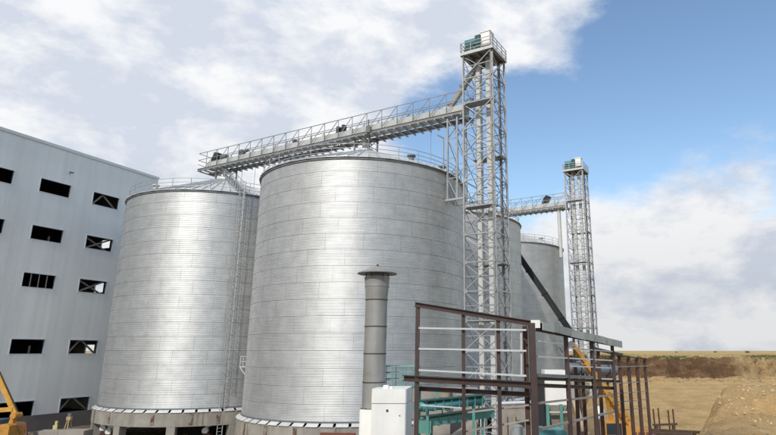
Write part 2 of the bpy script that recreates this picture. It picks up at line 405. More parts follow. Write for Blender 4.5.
    f1 = N(n, 'ShaderNodeMath', operation='MULTIPLY'); l.new(yf, f1.inputs[0]); l.new(st.outputs['Result'], f1.inputs[1])
    tanb = ramp(noise_(0.6, 9, 0.75), [(0.36, (0.16, 0.095, 0.05)), (0.5, (0.34, 0.235, 0.115)), (0.7, (0.48, 0.36, 0.19))])
    xt = N(n, 'ShaderNodeMath', operation='MULTIPLY_ADD', i_1=22.0); l.new(noise_(0.16, 5), xt.inputs[0]); l.new(sp.outputs['X'], xt.inputs[2])
    raw = mix(rng(xt.outputs[0], 69, 75), raw, tanb)
    base = mix(f1.outputs[0], base, raw)
    l.new(base, b.inputs['Base Color'])
    fine = ramp(noise_(5.5, 8, 0.8), [(0.30, (0.62, 0.60, 0.58)), (0.5, (0.97, 0.97, 0.97)), (0.7, (1.22, 1.2, 1.16))])
    mm = N(n, 'ShaderNodeMix', data_type='RGBA', blend_type='MULTIPLY'); mm.inputs['Factor'].default_value = 1.0
    l.new(base, mm.inputs['A']); l.new(fine, mm.inputs['B']); l.new(mm.outputs['Result'], b.inputs['Base Color'])
    bp = N(n, 'ShaderNodeBump'); bp.inputs['Strength'].default_value = 0.9; bp.inputs['Distance'].default_value = 0.4
    l.new(noise_(2.2, 10, 0.75), bp.inputs['Height']); l.new(bp.outputs[0], b.inputs['Normal'])
    me.materials.append(m)
    o = inst('ground', me); o['kind'] = 'structure'
make_ground()

def blades(name, label, cat, pts, hmin, hmax, m):
    mb = MB()
    for (x, y, z) in pts:
        for k in range(3):
            a = random.uniform(0, math.pi); h = random.uniform(hmin, hmax); w = random.uniform(0.05, 0.16)
            ox, oy = random.uniform(-.25, .25), random.uniform(-.25, .25); lean = random.uniform(-.3, .3)
            mb.poly([(x+ox - w*math.cos(a), y+oy - w*math.sin(a), z - .08), (x+ox + w*math.cos(a), y+oy + w*math.sin(a), z - .08), (x+ox + lean, y+oy + lean*.5, z + h)])
    return tag(mb.build(name, m), label, cat, kind='stuff')
pts = []
for i in range(2000):
    x = random.uniform(10, 95); y = cliff_line(x) + random.choice((1.6, 2.0, 2.4, 3.0)) + random.uniform(-.5, .9)
    if nz(x, y, 0.11, 5.0) + .5 * nz(x, y, .5, 2.0) > -0.02: pts.append((x, y, ground_h(x, y)))
blades('grass', 'fringe of dull green grass along the top edge of the earth bank', 'grass', pts, 0.15, 0.5, 'grass')

pts = []
for i in range(5000):
    x = random.uniform(5, 150); y = cliff_line(x) + 2.2 + random.random() ** 1.6 * 60
    if nz(x, y, 0.08, 8.0) > -0.15: pts.append((x, y, ground_h(x, y)))
blades('straw', 'dry straw stubble covering the field above the bank', 'straw', pts, 0.12, 0.42, 'straw')

def bush(px, Y, h, label):
    c = at(px, 350, Y); z = ground_h(c.x, c.y); mb = MB()
    t = thing('bush', label, 'bush', (c.x, c.y, z), 0, 'far bushes on the field')
    for i in range(260):
        p = Vector((max(-h, min(h, random.gauss(0, h * .42))), random.gauss(0, h * .4), h * random.uniform(.05, .8))); r = h * .30
        a, b = Vector((random.uniform(-r, r), random.uniform(-r, r), random.uniform(-r, r))), Vector((random.uniform(-r, r), random.uniform(-r, r), random.uniform(-r, r)))
        mb.poly([p, p + a, p + b])
    mb.build('crown', 'grass', t); MB().tube((0, 0, -.2), (0, 0, h * .5), h * .05, 6).build('trunk', 'plank', t)
for a in ((747, 330, 1.2, 'dark far bush on the horizon, the rightmost one'), (715, 420, 1.1, 'small far bush on the horizon left of the rightmost one'), (676, 390, .9, 'tiny far bush on the horizon above the rusty stakes')): bush(*a)

# ------------------------------------------------------------------ processing building on the left
def make_building():
    t = thing('processing_building', 'tall grey corrugated metal building with unglazed window openings beside the silos', 'building', (-48.43, 73.72, 0), math.atan2(WD.y, WD.x))
    X0, X1, TOP, BOT, DEP, TH = -36.0, 10.3, 34.9, 1.9, 24.0, 0.22
    colx = [(-6.2 + 6.93 * k, -2.42 + 6.93 * k) for k in (-4, -3, -2, -1, 0, 1)]
    rows = [(28.62, 30.27), (22.62, 24.28), (16.82, 18.46), (9.0, 10.66), (1.9, 3.56)]
    # cladding: full-height strips between the window columns, short sheets between the rows
    xs = [X0]
    for a, b in colx: xs += [a, b]
    xs.append(X1)
    for i in range(len(xs) - 1):
        a, b = xs[i], xs[i + 1]
        if i % 2 == 0:
            MB().box(a, b, 0, TH, BOT, TOP).build('wall_cladding', 'cladding', t)
        else:
            zs = [BOT] + [z for r in reversed(rows) for z in r] + [TOP]
            for j in range(0, len(zs), 2):
                if zs[j + 1] - zs[j] > 0.05: MB().box(a, b, 0.002, TH, zs[j], zs[j + 1]).build('wall_cladding', 'cladding', t)
    for (a, b) in colx:
        for ri, (z0, z1) in enumerate(rows):
            f = MB()
            e = 0.10
            f.box(a - e, b + e, -0.035, TH + .02, z1, z1 + e); f.box(a - e, a, -0.035, TH + .02, z0, z1); f.box(b, b + e, -0.035, TH + .02, z0, z1)
            if ri < 4: f.box(a - e, b + e, -0.05, TH + .02, z0 - e, z0)
            fr = f.build('window_frame', 'trim', t)
            rightcol = a > 0
            if rightcol:
                m = (a + b) / 2; y = 0.9
                if ri in (0, 3, 4):
                    MB().bar((a + .3, y, z0 - .1), (m, y, z1 + .1), 0.16, 0.2).build('brace', 'brace_steel', fr)
                    MB().bar((m, y, z1 + .1), (b + .5, y, z0 - .1), 0.16, 0.2).build('brace', 'brace_steel', fr)
                else:
                    MB().bar((a + .1, y, z0 - .1), (b + .4, y, z1 + .2), 0.16, 0.2).build('brace', 'brace_steel', fr)
                    MB().bar((a + .1, y + .22, z1 + .2), (b + .4, y + .22, z0 - .1), 0.16, 0.2).build('brace', 'brace_steel', fr)
            elif ri == 2 and a > -7:
                for k in range(1, 4):
                    x = a + (b - a) * k / 4; MB().box(x - .05, x + .05, 0.1, 0.16, z0, z1).build('mullion', 'brace_steel', fr)
            elif ri in (1, 3) and a > -7:
                MB().box(b - .75, b - .55, 1.6, 1.75, z0, z0 + .95).build('post', 'brace_steel', fr)
    # plinth, roof, far walls, floors
    MB().box(X0 + .02, X1 - .02, 0.06, TH + .3, -0.6, BOT - .004).build('plinth', 'plinth_concrete', t)
    r = MB().box(X0 - .1, X1 + .1, -0.1, DEP + .1, TOP, TOP + .12).build('roof', 'trim', t)
    MB().box(X0 - .12, X1 + .12, -0.16, -0.1, TOP - .22, TOP + .16).build('roof_trim', 'trim', r)
    MB().box(X1 - .09, X1 + .05, -0.05, -0.004, BOT, TOP - .23).build('corner_trim', 'cladding', t)
    MB().box(X0, X1, DEP - .2, DEP, -0.5, TOP - .004).build('rear_wall', 'cladding', t)
    MB().box(X0, X0 + .2, TH + .004, DEP - .204, -0.5, TOP - .004).build('end_wall', 'cladding', t)
    # right end wall with openings that let the sky show through
    ops = [(8.6, 10.2, 24.7, 26.0), (8.4, 10.4, 17.9, 19.3), (8.4, 10.4, 8.9, 10.2)]
    y0, y1 = TH + .004, DEP - .204
    e = MB(); e.box(X1 - .2, X1, y0, 8.4, -0.5, TOP - .004); e.box(X1 - .2, X1, 10.4, y1, -0.5, TOP - .004)
    zz = -0.5
    for (a, b, z0, z1) in sorted(ops, key=lambda o: o[2]):
        e.box(X1 - .2, X1, 8.4, 10.4, zz, z0); zz = z1
    e.box(X1 - .2, X1, 8.4, 10.4, zz, TOP - .004)
    e.build('end_wall', 'cladding', t)
    for z in (1.2, 7.6, 15.4, 21.4, 27.4): MB().box(X0 + .3, X1 - .3, 0.5, DEP - .5, z - .25, z).build('floor_slab', 'interior_shade', t)
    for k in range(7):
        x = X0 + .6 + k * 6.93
        if x < X1 - 1: MB().box(x, x + .3, 12, 12.3, 1.2, TOP - .1).build('column', 'interior_shade', t)
    MB().box(X0 + .3, 5.0, 14, 14.1, 1.2, TOP - .1).build('partition', 'interior_shade', t)
    # small wall lamp near the top
    lx, lz = -2.9, 31.75
    MB().bar((lx, 0, lz), (lx - .15, -0.55, lz + .12), 0.07).box(lx - .42, lx + .1, -0.75, -0.5, lz + .04, lz + .16).build('wall_lamp', 'galvanised_dark', t)
make_building()

# ------------------------------------------------------------------ silos
NR, NC = 16, 20
RH = SH / NR
def arc_sheet(r, a, z0, z1, segs=6, waves=11, amp=0.0075):
    """Curved wall sheet with real horizontal corrugation; lower edge lapped slightly proud, side edge lipped."""
    mb = MB(); nrm = []; za, zb = z0 + 0.010, z1 - 0.006; rows = waves * 4; m = segs + 1
    for j in range(rows + 1):
        u = j / rows; z = za + (zb - za) * u; ph = 2 * math.pi * waves * u
        dr = amp * math.sin(ph) + 0.014 * (1 - u); sl_ = (amp * 2 * math.pi * waves * math.cos(ph) - 0.014) / (zb - za)
        for i in range(m):
            t = a * (0.002 + 0.996 * i / segs); rr = r + dr
            mb.v.append((rr * math.cos(t), rr * math.sin(t), z)); nrm.append(Vector((math.cos(t), math.sin(t), -sl_)).normalized())
    for j in range(rows):
        for i in range(segs): mb.f.append((j * m + i, j * m + i + 1, (j + 1) * m + i + 1, (j + 1) * m + i))
    me = mb.mesh('wall_sheet', 'silo_sheet', True)
    me.normals_split_custom_set_from_vertices([tuple(q) for q in nrm])
    return me
SHEET = arc_sheet(SR, 2 * math.pi / NC, 0, RH)
def roof_wedge(n):
    a = 2 * math.pi / n; mb = MB()
    r0, r1 = SR + 0.22, 0.85; z0, z1 = -0.05, SPEAK - 0.25
    def P(r, z, t): return (r * math.cos(t), r * math.sin(t), z)
    mb.f = []; k = 0
    mb.v = [P(r0, z0, 0), P(r0, z0, a), P(r1, z1, a), P(r1, z1, 0), P(r0, z0 - .06, 0), P(r0, z0 - .06, a), P(r1, z1 - .06, a), P(r1, z1 - .06, 0)]
    mb.f = [(0, 1, 2, 3), (7, 6, 5, 4), (0, 4, 5, 1)]
    for t in (a * 0.02, a * 0.5):
        mb.bar(Vector(P(r0, z0 + .05, t)), Vector(P(r1, z1 + .05, t)), 0.09, 0.12)
    return mb.mesh('roof_sheet', 'roof_sheet')
NW = 36
WEDGE = roof_wedge(NW)
POST = MB().tube((0, 0, -0.1), (0, 0, 1.25), 0.035, 6).mesh('rail_post', 'galvanised')
NFL = 56
def flash_mesh():
    a = 2 * math.pi / NFL; mb = MB(); a0, a1 = a * 0.09, a * 0.91
    def P(r, z, t): return (r * math.cos(t), r * math.sin(t), z)
    top = [(SR + .08, 0.02), (SR + .50, -0.20), (SR + .50, -0.24), (SR + .08, -0.04)]
    k = 0
    for t in (a0, (a0 + a1) / 2, a1): mb.v += [P(r, z, t) for r, z in top]
    for j in range(2):
        for i in range(4):
            mb.f.append((j * 4 + i, j * 4 + (i + 1) % 4, (j + 1) * 4 + (i + 1) % 4, (j + 1) * 4 + i))
    mb.f += [(0, 1, 2, 3), (11, 10, 9, 8)]
    return mb.mesh('base_flashing', 'flashing')
FLASH = flash_mesh()
VENT = None
def to_cam_angle(c): return math.atan2(-c.y, -c.x)
def facing(c, ang, lim):
    tc = to_cam_angle(c); d = (ang - tc + math.pi) % (2 * math.pi) - math.pi
    return abs(d) < lim
def make_silo(c, label, rot, ladder=None, vents=()):
    t = thing('grain_silo', label, 'silo', (c.x, c.y, ZB), 0, 'round galvanised grain silos')
    MB().lathe([(SR - .05, 0.0), (SR - .05, SH - .05)], 80).build('wall_lining', 'seam', t, True)
    st = 2 * math.pi / NC
    rnd = random.Random(int(c.x * 10)); off = 0.0
    for r in range(NR):
        off += rnd.uniform(.28, .62)
        for k in range(NC):
            a = rot + (k + off) * st
            if facing(c, a + st / 2, R_(112)): inst('wall_sheet', SHEET, t, (0, 0, r * RH), a)
    MB().lathe([(SR + .04, SH - .30), (SR + .10, SH - .30), (SR + .10, SH - .10), (SR + .02, SH - .10)], 80).build('eave_shade_ring', 'galvanised_dark', t)  # dark ring colour stands in for the shadow and gap under the eave
    for k in range(NW): inst('roof_sheet', WEDGE, t, (0, 0, SH), k * 2 * math.pi / NW)
    cap = MB().lathe([(0.02, SH + SPEAK + .25), (0.95, SH + SPEAK - .05), (1.05, SH + SPEAK - .35), (0.9, SH + SPEAK - .36)], 24).build('roof_cap', 'roof_sheet', t)
    # eave walkway railing
    rr = SR - 0.15
    for z in (0.35, 0.75, 1.2):
        m = MB(); n = 64
        for i in range(n):
            a0, a1 = 2 * math.pi * i / n, 2 * math.pi * (i + 1) / n
            m.bar((rr * math.cos(a0), rr * math.sin(a0), SH + .1 + z), (rr * math.cos(a1), rr * math.sin(a1), SH + .1 + z), 0.045)
        m.build('guard_rail', 'galvanised', t)
    for k in range(32):
        a = k * 2 * math.pi / 32 + .05; inst('rail_post', POST, t, (rr * math.cos(a), rr * math.sin(a), SH + .05))
    for k in range(NFL):
        a = k * 2 * math.pi / NFL
        if facing(c, a, R_(115)): inst('base_flashing', FLASH, t, (0, 0, -0.02), a)
    MB().lathe([(SR + .03, 0.0), (SR + .10, 0.0), (SR + .10, 0.12), (SR + .03, 0.12)], 72).build('base_angle', 'galvanised_dark', t)
    # roof stair with handrails from the eave to the peak, on the side named by its angle
    if ladder is not None:
        a, kind = ladder
        d = Vector((math.cos(a), math.sin(a), 0)); s = Vector((-d.y, d.x, 0))
        ro = SR + 0.35
        L = MB()
        zb = -3.2
        for k in (-1, 1): L.bar(d * ro + s * (.25 * k) + Vector((0, 0, zb)), d * ro + s * (.25 * k) + Vector((0, 0, SH + 1.3)), 0.06)
        z = zb + .3
        while z < SH + 1: L.bar(d * ro - s * .25 + Vector((0, 0, z)), d * ro + s * .25 + Vector((0, 0, z)), 0.035); z += 0.33
        ld = L.build('ladder', 'galvanised', t)
        H = MB(); z = 2.5
        while z < SH + 1.2:
            prev = None
            for i in range(7):
                b = math.pi * i / 6; p = d * (ro + .62 * math.sin(b)) + s * (.38 * math.cos(b)) + Vector((0, 0, z))
                if prev: H.bar(prev, p, 0.045)
                prev = p
            z += 1.25
        for i in range(1, 6):
            b = math.pi * i / 6; p = d * (ro + .62 * math.sin(b)) + s * (.38 * math.cos(b))
            H.bar(p + Vector((0, 0, 2.5)), p + Vector((0, 0, SH + 1.2)), 0.03)
        H.build('ladder_cage', 'galvanised', t)
        S = MB()
        for k in (-1, 1):
            p0 = d * (SR) + s * (.4 * k) + Vector((0, 0, SH + .2)); p1 = d * 1.2 + s * (.4 * k) + Vector((0, 0, SH + SPEAK))
            S.bar(p0, p1, 0.08, 0.16); S.bar(p0 + Vector((0, 0, 1.0)), p1 + Vector((0, 0, 1.0)), 0.05)
            for i in range(7):
                q = p0.lerp(p1, i / 6); S.bar(q, q + Vector((0, 0, 1.0)), 0.045)
        for i in range(24):
            q = (d * SR + Vector((0, 0, SH + .25))).lerp(d * 1.2 + Vector((0, 0, SH + SPEAK + .05)), i / 23); S.bar(q - s * .4, q + s * .4, 0.22, 0.03)
        S.build('roof_stair', 'galvanised', t)
    for (a, r, kind) in vents:
        p = Vector((r * math.cos(a), r * math.sin(a), SH + (SR - r) / SR * SPEAK))
        m = MB().tube(p, p + Vector((0, 0, 0.6)), 0.27, 12)
        m.lathe([(0.45, 0.50), (0.43, 0.62), (0.02, 0.80)], 14, p)
        m.lathe([(0.45, 0.50), (0.02, 0.50)], 14, p)
        m.build('roof_vent', 'casing_paint' if kind else 'galvanised_dark', t)
    return t
def ang_px(c, px, py_mid=300):
    """Angle on silo c (facing the camera) of the wall point seen at pixel column px."""
    best = None
    for i in range(720):
        a = i * math.pi / 360
        if not facing(c, a, R_(84)): continue
        p = Vector((c.x + SR * math.cos(a), c.y + SR * math.sin(a), ZB + 11)) - Vector((0, 0, CAMZ))
        f = Vector((0, math.cos(PITCH), math.sin(PITCH))); x = CX + F * p.x / p.dot(f)
        if best is None or abs(x - px) < best[0]: best = (abs(x - px), a)
    return best[1]
siloA = make_silo(A, 'galvanised grain silo nearest the grey building, with a tall caged ladder', 0.11, (ang_px(A, 231), 1), ((to_cam_angle(A) + 1.0, 9.6, 0), (to_cam_angle(A) - .9, 9.6, 1), (to_cam_angle(A) - 1.9, 9.0, 1)))
siloB = make_silo(B, 'largest, nearest galvanised grain silo, standing behind the grey chimney', 0.04, None,
                  ((to_cam_angle(B) + .95, 9.8, 0), (to_cam_angle(B) + 1.2, 10.0, 1), (to_cam_angle(B) + .5, 9.4, 0)))
siloC = make_silo(C, 'galvanised grain silo mostly hidden behind the near lattice tower', 0.2)
siloD = make_silo(D, 'farthest galvanised grain silo, crossed by the black inclined duct', 0.15, None, ((to_cam_angle(D) + .1, 8.5, 0), (to_cam_angle(D) + .8, 9.5, 1)))

def make_foundation(c, label, ncol, rot, solid=False):
    t = thing('silo_foundation', label, 'foundation', (c.x, c.y, -0.3), 0, 'concrete silo foundations')
    top = ZB + 0.3 - 0.26; r = SR + .42
    if solid:
        MB().lathe([(r, -0.2), (r, top), (r - .8, top), (r - .8, -.2)], 72).build('ring_wall', 'concrete', t)
    else:
        MB().lathe([(r, top - 1.35), (r, top), (r - .9, top), (r - .9, top - 1.35), (r, top - 1.35)], 72).build('ring_beam', 'concrete', t)
        for k in range(ncol):
            a = rot + 2 * math.pi * k / ncol
            MB().box(r - .85, r - .03, -.42, .42, -0.3, top - 1.352).build('column', 'concrete', t, rotz=a)
    ap = MB().box(r - .01, r + .05, -.16, .16, top - 1.15, top - .12).mesh('anchor_plate', 'rust_plate')
    for k in range(24):
        a = rot + (k + .5) * 2 * math.pi / 24
        if facing(c, a, R_(100)) and k % 5 != 2: inst('anchor_plate', ap, t, (0, 0, 0), a + random.uniform(-.05, .05))
    MB().lathe([(0.01, top + .004), (r - .6, top + .004), (r - .6, top - .35), (0.01, top - .35)], 48).build('floor_slab', 'concrete', t)
    MB().lathe([(3.2, -0.3), (3.2, top - .36)], 24).build('hopper_tunnel', 'interior_shade', t)  # near-black colour paints in the shadow beneath the silo
    return t
fA = make_foundation(A, 'stained concrete ring beam and columns under the silo nearest the grey building', 12, ang_px(A, 186))
fB = make_foundation(B, 'stained concrete ring foundation under the largest silo', 12, ang_px(B, 270), True)
fC = make_foundation(C, 'concrete ring foundation under the silo behind the near lattice tower', 12, 0.3)
fD = make_foundation(D, 'concrete ring foundation under the farthest silo', 12, 0.3)

# landing bracket between the two near silos
def make_landing():
    c = B; a = ang_px(B, 246); z = ZB + 4.2
    p = Vector((B.x + (SR + .04) * math.cos(a), B.y + (SR + .04) * math.sin(a), z)); d = Vector((math.cos(a), math.sin(a), 0)); s = Vector((-d.y, d.x, 0))
    d2 = (Vector((A.x, A.y, 0)) - Vector((B.x, B.y, 0))).normalized()
    p = Vector((B.x, B.y, z)) + d2.lerp(d, .55).normalized() * (SR + .04); d = (p - Vector((B.x, B.y, z))).normalized(); s = Vector((-d.y, d.x, 0))
    t = thing('landing_platform', 'small white bracket landing with railings on the side of the largest silo', 'platform', p)
    m = MB()
    m.prism([s * -.8, s * .8, s * .8 + d * 1.1, s * -.8 + d * 1.1], (0, 0, .08)); m.build('deck', 'white_rail', t)
    for k in (-.75, .75): MB().bar(s * k + d * 1.05, s * k + Vector((0, 0, -1.3)), 0.09).build('bracket', 'white_rail', t)
    r = MB()
    for k in (-.78, 0, .78): r.bar(s * k + d * 1.06, s * k + d * 1.06 + Vector((0, 0, 1.1)), .05)
    for z in (.55, 1.08):
        r.bar(s * -.78 + d * 1.06 + Vector((0, 0, z)), s * .78 + d * 1.06 + Vector((0, 0, z)), .045)
        for k in (-.78, .78): r.bar(s * k + d * 1.06 + Vector((0, 0, z)), s * k + Vector((0, 0, z)), .045)
    r.build('railing', 'white_rail', t)
    # side door behind the landing
    MB().prism([s * -.35 + d * .03, s * .35 + d * .03, s * .35 + d * .03 + Vector((0, 0, 1.5)), s * -.35 + d * .03 + Vector((0, 0, 1.5))], d * .06).build('access_door', 'galvanised', t)
make_landing()

# ------------------------------------------------------------------ lattice towers with bucket elevators
def make_tower(cx, cy, zt, label, elabel, L=3.25, panel=2.70, npan=14):
    rz = math.atan2(-U.y, -U.x); h = L / 2
    t = thing('lattice_tower', label, 'tower', (cx, cy, 0), rz, 'lattice elevator towers')
    colm = MB().angle((0, 0, 0), (0, 0, zt + .1), 0.22, 0.05).mesh('column', 'galvanised')
    k = 0
    for sx in (-1, 1):
        for sy in (-1, 1):
            inst('column', colm, t, (sx * h, sy * h, 0), math.atan2(sy, sx) - math.pi / 4)
    hor = MB().angle((-h, -h, 0), (h, -h, 0), 0.11, 0.03).mesh('crossbar', 'galvanised')
    d1 = MB().angle((-h, -h - .03, 0.05), (h, -h - .03, panel - .05), 0.07, 0.022).mesh('diagonal_brace', 'galvanised')
    d2 = MB().angle((h, -h + .05, 0.05), (-h, -h + .05, panel - .05), 0.07, 0.022).mesh('diagonal_brace', 'galvanised')
    mid = MB().angle((-h, -h + .02, 0), (h, -h + .02, 0), 0.06, 0.02).mesh('mid_strut', 'galvanised')
    gus = MB().prism([(-h - .02, -h - .05, -.26), (-h + .30, -h - .05, -.12), (-h + .30, -h - .05, .12), (-h - .02, -h - .05, .26)], (0, .016, 0)).mesh('gusset_plate', 'galvanised')
    z = zt
    for p in range(npan):
        for f in range(4):
            inst('gusset_plate', gus, t, (0, 0, z), f * math.pi / 2)
            inst('crossbar', hor, t, (0, 0, z), f * math.pi / 2)
            if z - panel > -0.2:
                inst('diagonal_brace', d1, t, (0, 0, z - panel), f * math.pi / 2)
                inst('diagonal_brace', d2, t, (0, 0, z - panel), f * math.pi / 2)
        for f in range(4):
            if z - panel > -0.2: inst('mid_strut', mid, t, (0, 0, z - panel / 2), f * math.pi / 2)
        if p and p % 2 == 0:
            s = 1 if (p // 2) % 2 else -1
            m = MB().box(-h + .1, h - .1, (-h + .08) if s > 0 else .25, -0.55 if s > 0 else h - .08, z - .10, z - .04)
            m.build('landing', 'bridge_steel', t)
            r = MB()
            y = -0.55 if s > 0 else .25
            for x in (-h + .15, 0, h - .15): r.bar((x, y, z), (x, y, z + 1.1), 0.05)
            for q in (.55, 1.1): r.bar((-h + .1, y, z + q), (h - .1, y, z + q), 0.045)
            r.build('landing_rail', 'galvanised', t)
        z -= panel
    # ladder up the rear
    l = MB()
    for x in (-1.25, -0.8): l.bar((x, 1.15, 0), (x, 1.15, zt), 0.05)
    zz = .4
    while zz < zt: l.bar((-1.25, 1.15, zz), (-0.8, 1.15, zz), 0.035); zz += .5
    l.build('ladder', 'galvanised', t)
    MB().box(h - .75, h - .45, h - .12, h - .06, .5, zt).build('cable_tray', 'bridge_steel', t)
    # head platform
    e = h + .18
    MB().box(-e, e, -e, e, zt + .10, zt + .18).build('head_platform', 'galvanised_dark', t)
    for (x0, x1, y0, y1) in ((-e, e, -e - .05, -e), (-e, e, e, e + .05), (-e - .05, -e, -e, e), (e, e + .05, -e, e)):
        MB().box(x0, x1, y0, y1, zt - .06, zt + .26).build('platform_edge', 'trunk_paint', t)
    for x in (-1.0, 0.0, 1.0): MB().bar((x, -h, zt - .1), (x, h, zt - .1), 0.18, 0.26).build('platform_joist', 'galvanised_dark', t)
    for f in range(4):
        r = MB()
        for x in (-e, -e / 3, e / 3, e - .06): r.bar((x, -e, zt + .2), (x, -e, zt + 1.35), 0.06)
        for q in (.55, .95, 1.33): r.bar((-e, -e, zt + q), (e, -e, zt + q), 0.055)
        inst('guard_rail', r.mesh('guard_rail', 'galvanised'), t, None, f * math.pi / 2)
    # the elevator itself
    b = thing('bucket_elevator', elabel, 'elevator', (cx, cy, 0), rz, 'bucket elevators inside the towers')
    for x in (-0.62, 0.52):
        m = MB().box(x - .23, x + .23, -.22, .22, 0.9, zt + .5)
        tr = m.build('trunk', 'trunk_paint', b)
        fl = MB().box(x - .28, x + .28, -.27, .27, 0, .09).mesh('flange', 'trunk_paint')
        z = 2.2
        while z < zt: inst('flange', fl, tr, (0, 0, z)); z += 2.45
    MB().box(-1.05, .95, -.4, .4, 0.0, 1.1).build('boot', 'trunk_paint', b)
    hd = MB().prism([(-1.0, -.36, zt + .5), (.95, -.36, zt + .5), (.95, -.36, zt + 1.2), (.5, -.36, zt + 1.75), (-.5, -.36, zt + 1.75), (-1.0, -.36, zt + 1.2)], (0, .72, 0)).build('head_casing', 'trunk_paint', b)
    # white inspection housing at the near corner
    MB().box(.45, 1.42, -1.55, -.55, zt + .6, zt + 2.1).box(.38, 1.49, -1.62, -.48, zt + 2.102, zt + 2.22).build('service_housing', 'white_paint', b)
    # green drive: motor, gearbox, frame
    MB().box(-1.55, .30, -1.5, -.5, zt + .25, zt + .55).build('drive_frame', 'dark_green', b)
    m = MB().tube((-1.45, -1.0, zt + 1.55), (-.35, -1.0, zt + 1.55), .42, 14); m.tube((-1.5, -1.0, zt + 1.55), (-1.45, -1.0, zt + 1.55), .48, 14)
    for i in range(8): m.tube((-1.35 + i * .12, -1.0, zt + 1.55), (-1.31 + i * .12, -1.0, zt + 1.55), .46, 14)
    m.build('drive_motor', 'blue_teal', b)
    MB().box(-.32, .28, -1.42, -.58, zt + .58, zt + 2.1).build('gearbox', 'dark_green', b)
    MB().box(-1.5, -.4, -1.5, -1.42, zt + .62, zt + 1.02).build('drive_guard', 'dark_green', b)
    return t
T1 = B - U * 14.95
T2 = D - U * 14.6
make_tower(T1.x, T1.y, 39.0, 'tall near lattice steel tower at the end of the conveyor bridge', 'twin-trunk bucket elevator with green drive inside the near lattice tower')
make_tower(T2.x, T2.y, 40.0, 'distant slender lattice steel tower right of the farthest silo', 'twin-trunk bucket elevator with green drive inside the distant lattice tower')

# ------------------------------------------------------------------ conveyor bridges
def make_bridge(c, s0, s1, z, label, clabel, near=True, supports=(0.0, 23.0)):
    rz = math.atan2(U.y, U.x)
    t = thing('conveyor_bridge', label, 'bridge', (c.x, c.y, ZB), rz, 'walkway bridges over the silo roofs')
    bay = 2.05; n = int((s1 - s0) / bay); hw = 1.15
    for y in (-hw, hw):
        MB().ibeam((s0, y, z + .18), (s1, y, z + .18), 0.18, 0.36, t=.03).build('bottom_chord', 'bridge_steel', t)
        MB().bar((s0, y, z + 2.58), (s1, y, z + 2.58), 0.075).build('top_rail', 'bridge_steel', t)
        MB().bar((s0, y, z + 1.62), (s1, y, z + 1.62), 0.06).build('mid_rail', 'bridge_steel', t)
    cb = MB().box(-.07, .07, -hw - .32, hw + .25, -.16, -.002).mesh('crossbeam', 'galvanised')
    s = s0 + .3
    while s < s1: inst('crossbeam', cb, t, (s, 0, z)); s += 1.02
    pm = MB().bar((0, 0, .36), (0, 0, 2.54), 0.055).mesh('truss_post', 'bridge_steel')
    dm = MB().bar((0.0, 0, .38), (-bay + .05, 0, 2.52), 0.055).mesh('truss_diagonal', 'bridge_steel')
    for y in (-hw, hw):
        for i in range(n + 1):
            inst('truss_post', pm, t, (s0 + .05 + i * bay, y, z))
            if i: inst('truss_diagonal', dm, t, (s0 + .05 + i * bay, y + (.04 if y > 0 else -.04), z))
    MB().box(s0, s1, -hw + .1, -.2, z + .02, z + .07).build('walkway', 'galvanised_dark', t)
    for y0 in ((s1,),):
        r = MB()
        for q in (.4, 1.0, 1.6, 2.55): r.bar((s1, -hw, z + q), (s1, hw, z + q), .06)
        r.build('end_rail', 'bridge_steel', t)
    for sc in supports:
        if sc is None: continue
        for dx in (-1.0, 1.0):
            for y in (-.8, .8): MB().bar((sc + dx, y, SH + SPEAK - .55), (sc + dx, y, z - .005), 0.16).build('support_leg', 'galvanised_dark', t)
        for y in (-.8, .8):
            MB().bar((sc - 1.0, y, SH + SPEAK + .1), (sc + 1.0, y, z - .1), .08).build('support_brace', 'galvanised_dark', t)
            MB().bar((sc + 1.0, y + .06, SH + SPEAK + .1), (sc - 1.0, y + .06, z - .1), .08).build('support_brace', 'galvanised_dark', t)
    k = thing('chain_conveyor', clabel, 'conveyor', (c.x, c.y, ZB), rz, 'enclosed chain conveyors on the bridges')
    cs = MB().box(0, bay - .03, -.05, .98, .12, 1.12).box(-.04, .03, -.10, 1.03, .08, 1.18).mesh('casing', 'casing_paint')
    for i in range(n): inst('casing', cs, k, (s0 + .1 + i * bay, 0, z))
    return t, k, n
bt, bk, _ = make_bridge(B, -13.2, 27.4, 29.32, 'long steel walkway bridge running across the two nearest silo roofs', 'cream enclosed chain conveyor on the long bridge over the near silos')
